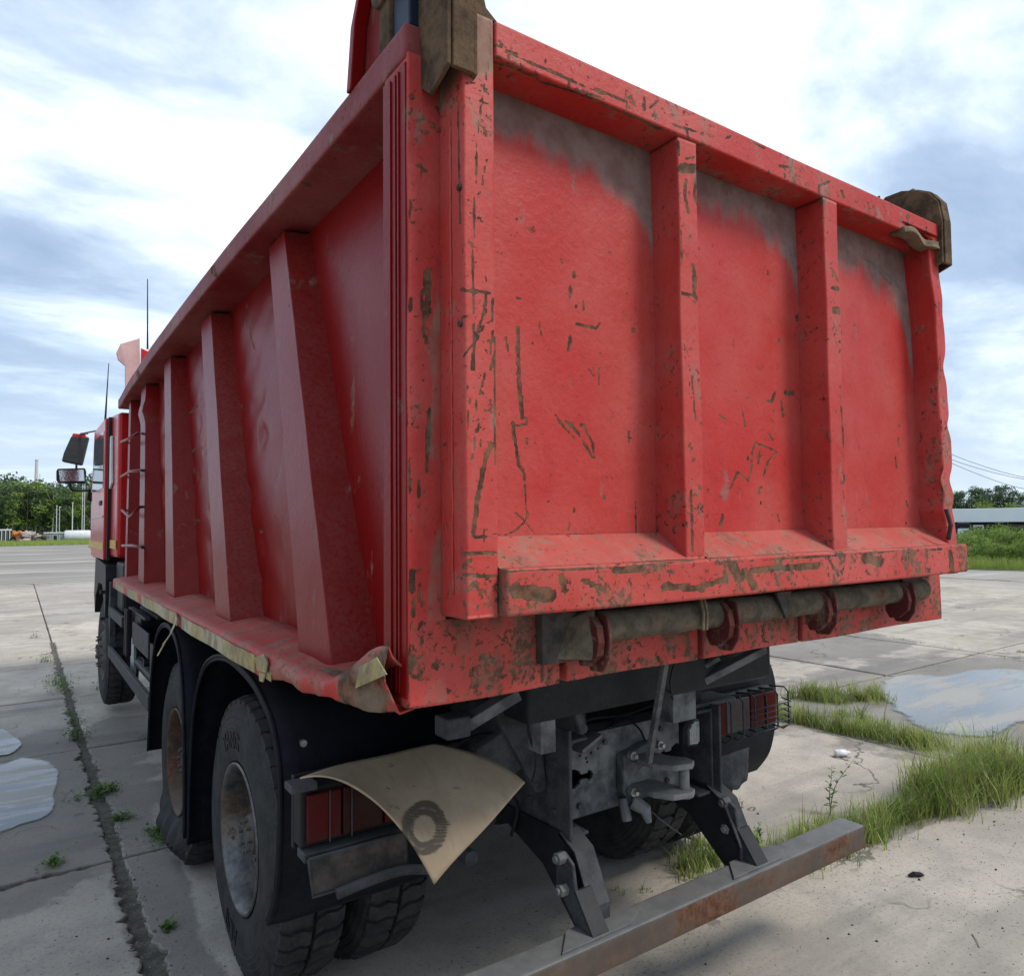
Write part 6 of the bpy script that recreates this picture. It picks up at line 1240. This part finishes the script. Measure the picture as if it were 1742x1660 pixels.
# poles and the chimney
for i, (px, top, bot, w_, D, lab) in enumerate(((13, 834, 862, 0.9, 160, 'slim pale pole above the dark cabin, half hidden in the wood'), (96, 860, 915, 1.1, 118, 'pale birch-like pole behind the grey shed'), (101, 862, 915, 0.9, 118, 'thinner pole just right of the birch-like one'), (123, 855, 915, 1.4, 116, 'white pole rising behind the white tank'), (139.5, 824, 900, 1.1, 140, 'left one of the twin pale poles by the red cab'), (143, 824, 900, 1.1, 140, 'right one of the twin pale poles by the red cab'))):
    x, y = farL(px, D); m = mpp(px, D); zt_ = (at(px, top, 2, 0)[2] if False else CAM[2]+(898.5-top)*m); g = G(); g.tube([(x, y, 0), (x, y, zt_)], [w_*m*0.6, w_*m*0.45], 8); po = g.build('utility_pole', WHITEP, None); setp(po, lab, 'pole', 'poles in front of the wood')
    g = G(); g.box(x-0.5*m*3, x+0.5*m*3, y-0.05, y+0.05, zt_-0.5, zt_-0.4) if i > 3 else g.box(x-0.1, x+0.1, y-0.1, y+0.1, zt_-0.1, zt_); g.build('cross_arm', WHITEP, po)
x, y = farL(60, 420); m = mpp(60, 420); g = G(); zt_ = CAM[2]+(898-783)*m; g.tube([(x, y, 0), (x, y, zt_*0.8), (x, y, zt_)], [3.4*m, 2.6*m, 2.2*m], 16); ch = g.build('chimney', flat('pale_chimney', (0.55, 0.52, 0.50), 0.8, 0, 0.05, 0.1), None); setp(ch, 'distant pale factory chimney rising over the left wood', 'chimney')
g = G(); g.tube([(x+5*m, y, 0), (x+5*m, y, zt_*0.82)], [0.8*m, 0.5*m], 6); g.tube([(x, y, zt_), (x, y, zt_+0.6)], [2.5*m, 2.5*m], 16); g.build('chimney_crown', flat('chimney_grey', (0.5, 0.48, 0.47), 0.8), ch)
# ---- right background: building, bushes, trees, wires
DB = 62
def hgt(px, py, D): return CAM[2]+(899-0.0102*px-py)*mpp(px, D)/math.cos(math.atan((px-871)/FPX))*math.cos(math.atan((px-871)/FPX))
def rbx(g, px0, px1, D, yt, yb, dep, dd=0):
    "box seen between two pixel columns and two pixel rows at horizontal distance D"
    A, B = np.array(farR(px0, D)), np.array(farR(px1, D)); d, _ = axes((px0+px1)/2); A = A+d*dd; B = B+d*dd
    zt1, zb1 = hR(px0, yt, D), hR(px0, yb, D); zt2, zb2 = hR(px1, yt, D), hR(px1, yb, D)
    g.hexa([(*A, zb1), (*B, zb1), (*(B+d*dep), zb1), (*(A+d*dep), zb1), (*A, zt1), (*B, zt1), (*(B+d*dep), zt1), (*(A+d*dep), zt1)])
def farR(px, D): r_ = RB.T @ np.array([(px-871)/FPX, 0.04, 1.0]); k = D/ (RB @ r_ / np.linalg.norm(RB @ r_))[2]/np.linalg.norm(r_[:2]); k = D/1.0/np.linalg.norm(r_[:2]); return CAM[0]+r_[0]*k, CAM[1]+r_[1]*k
def hR(px, py, D): r_ = RB.T @ np.array([(px-871)/FPX, (py-830)/FPX, 1.0]); return CAM[2]+r_[2]/math.hypot(r_[0], r_[1])*D
bld = empty('depot_building', (*farR(1700, 64), 0), 'long low depot building with a white roof fascia behind the green bushes', 'building')
DW = flat('dark_depot_wall', (0.06, 0.062, 0.068), 0.7)
g = G(); rbx(g, 1560, 2300, 64, 884, 960, 12); g.build('wall', DW, bld)
g = G(); rbx(g, 1555, 2310, 63, 867, 889, 14); g.build('roof', flat('white_fascia', (0.84, 0.85, 0.85), 0.5, 0, 0.03, 1), bld, 0.03)
for a, b, t, c in ((1655, 1673, 893, 960),): 
    g = G(); rbx(g, a, a+3, 62.5, t, c, 0.2); rbx(g, b-3, b, 62.5, t, c, 0.2); rbx(g, a, b, 62.5, t, t+2.5, 0.22); g.build('door_frame', WHITEP, bld)
g = G(); rbx(g, 1632, 1642, 62.5, 898, 930, 0.2); g.build('white_door', WHITEP, bld)
g = G(); rbx(g, 1700, 1760, 62.6, 892, 900, 0.15); rbx(g, 1775, 1840, 62.6, 892, 900, 0.15); g.build('window', flat('brown_shutter', (0.12, 0.09, 0.07), 0.7), bld)
b2 = G(); rbx(b2, 1722, 1800, 90, 860, 880, 8); b2 = b2.build('warehouse', GREYP, None); setp(b2, 'pale grey roofed warehouse rising behind the depot at the right edge', 'building')
g = G(); rbx(g, 1718, 1804, 89.5, 858, 861.5, 9); g.build('roof', flat('slate_roof', (0.22, 0.23, 0.25), 0.7), b2)
van = empty('parked_lorry', (*farR(1640, 60), 0), 'dark parked lorry front half hidden between bed corner and bushes', 'lorry')
g = G(); rbx(g, 1628, 1650, 60, 889, 897, 2.2); g.build('cab_roof', RUBBER, van, 0.1); g = G(); rbx(g, 1634, 1652, 60.1, 893, 903, 2); g.build('windscreen', GLASSW, van, 0.05); g = G(); rbx(g, 1628, 1648, 60, 899, 935, 2.2); g.build('body', WHITEP, van, 0.1)
RT = [(1633, 95, 838, 'cone', 1), (1650, 96, 832, 'tree', 0), (1662, 94, 830, 'cone', 1), (1676, 95, 828, 'tree', 0), (1690, 97, 842, 'tree', 1), (1706, 94, 822, 'tree', 0), (1716, 96, 832, 'tree', 0), (1732, 99, 842, 'tree', 0), (1752, 97, 838, 'tree', 1), (1620, 96, 842, 'tree', 1), (1700, 88, 850, 'bush', 2)]
rl = ['slender tree next to the bed corner', 'bushy dark tree second from the bed corner', 'narrow pointed tree behind the depot roof', 'tall dark tree left of the rounded light bush', 'mid green tree behind the light bush', 'tallest dark tree over the depot roof', 'dark tree just right of the tallest one', 'small dark tree left of the warehouse', 'dark tree behind the warehouse roof', 'tree mostly hidden by the bed corner', 'light green rounded bush above the depot roof']
for (px, D, top, kd, v), lab in zip(RT, rl):
    x, y = farR(px, D); tree('background_tree' if kd != 'bush' else 'background_bush', x, y, hR(px, top, D)*(1.0 if kd != 'bush' else 1.05), kd, v, lab, 'trees behind the depot', 1.15)
BT = [(1640, 40, 912, 'light green bush nearest the bed corner'), (1658, 37, 908, 'low bush second from the bed corner'), (1676, 39, 894, 'tall pale green bush in front of the white door frame'), (1694, 38, 898, 'wide bright green bush mid of the row'), (1712, 37, 903, 'bright bush with drooping twigs at the right'), (1728, 39, 899, 'yellow green bush left of the picture edge'), (1745, 37, 902, 'green bush cut by the picture edge'), (1768, 38, 900, 'bush just outside the right edge'), (1628, 38, 915, 'low bush partly behind the tailgate corner'), (1665, 34, 925, 'small low bush at the foot of the row, left'), (1690, 34, 922, 'small low bush at the foot of the row, middle'), (1715, 34, 926, 'small low bush at the foot of the row, right'), (1740, 34, 920, 'small low bush at the foot, picture edge')]
for px, D, top, lab in BT:
    x, y = farR(px, D); h = hR(px, top, D); tree('roadside_bush', x, y, h*1.12, 'bush', 2, lab, 'bushes between yard and depot', 1.1)
g = G(); r = random.Random(9)
A, B, C_, D_ = farR(1560, 31), farR(2200, 31), farR(2200, 90), farR(1560, 90)
g.add([(*A, 0.02), (*B, 0.02), (*C_, 0.02), (*D_, 0.02)], [(0, 1, 2, 3)]); g.build('verge', bpy.data.materials['verge_grass_soil'], None, kind='structure', fix=False)
g = G()
for _ in range(5000):
    px = r.uniform(1600, 1800); D = r.uniform(31, 36); x, y = farR(px, D); h = r.uniform(0.1, 0.5); w_ = r.uniform(0.01, 0.025); th = r.uniform(0, 6.28); g.add([(x-w_, y, 0.0), (x+w_, y, 0.0), (x+h*0.4*math.cos(th), y, h)], [(0, 1, 2)], 0)
o = g.build('verge_grass', GRASS, None, kind='stuff', fix=False); setp(o, 'long grass at the foot of the bushes on the right', 'grass')
for i, (ya, ym, yb, lab) in enumerate(((776, 801, 812, 'uppermost of the three power lines on the right'), (785, 806, 815, 'middle power line on the right'), (791, 820, 832, 'lowest power line on the right'))):
    D = 70; P = []
    for k in range(25):
        t = k/24; px = 1560+(1860-1560)*t; yy = np.interp(px, [1560, 1628, 1700, 1742, 1860], [ya-34, ya, ym, yb, yb+16]); c2 = farR(px, D); P.append((c2[0], c2[1], hR(px, yy, D)))
    Q = P[:]
    for _ in range(4): Q = [Q[0]]+[tuple((np.array(Q[k-1])+2*np.array(Q[k])+np.array(Q[k+1]))/4) for k in range(1, len(Q)-1)]+[Q[-1]]
    g = G(); g.tube(Q, 0.022, 5); o = g.build('power_line', flat('wire_grey', (0.10, 0.11, 0.12), 0.6), None, smooth=True); setp(o, lab, 'power line', 'power lines')
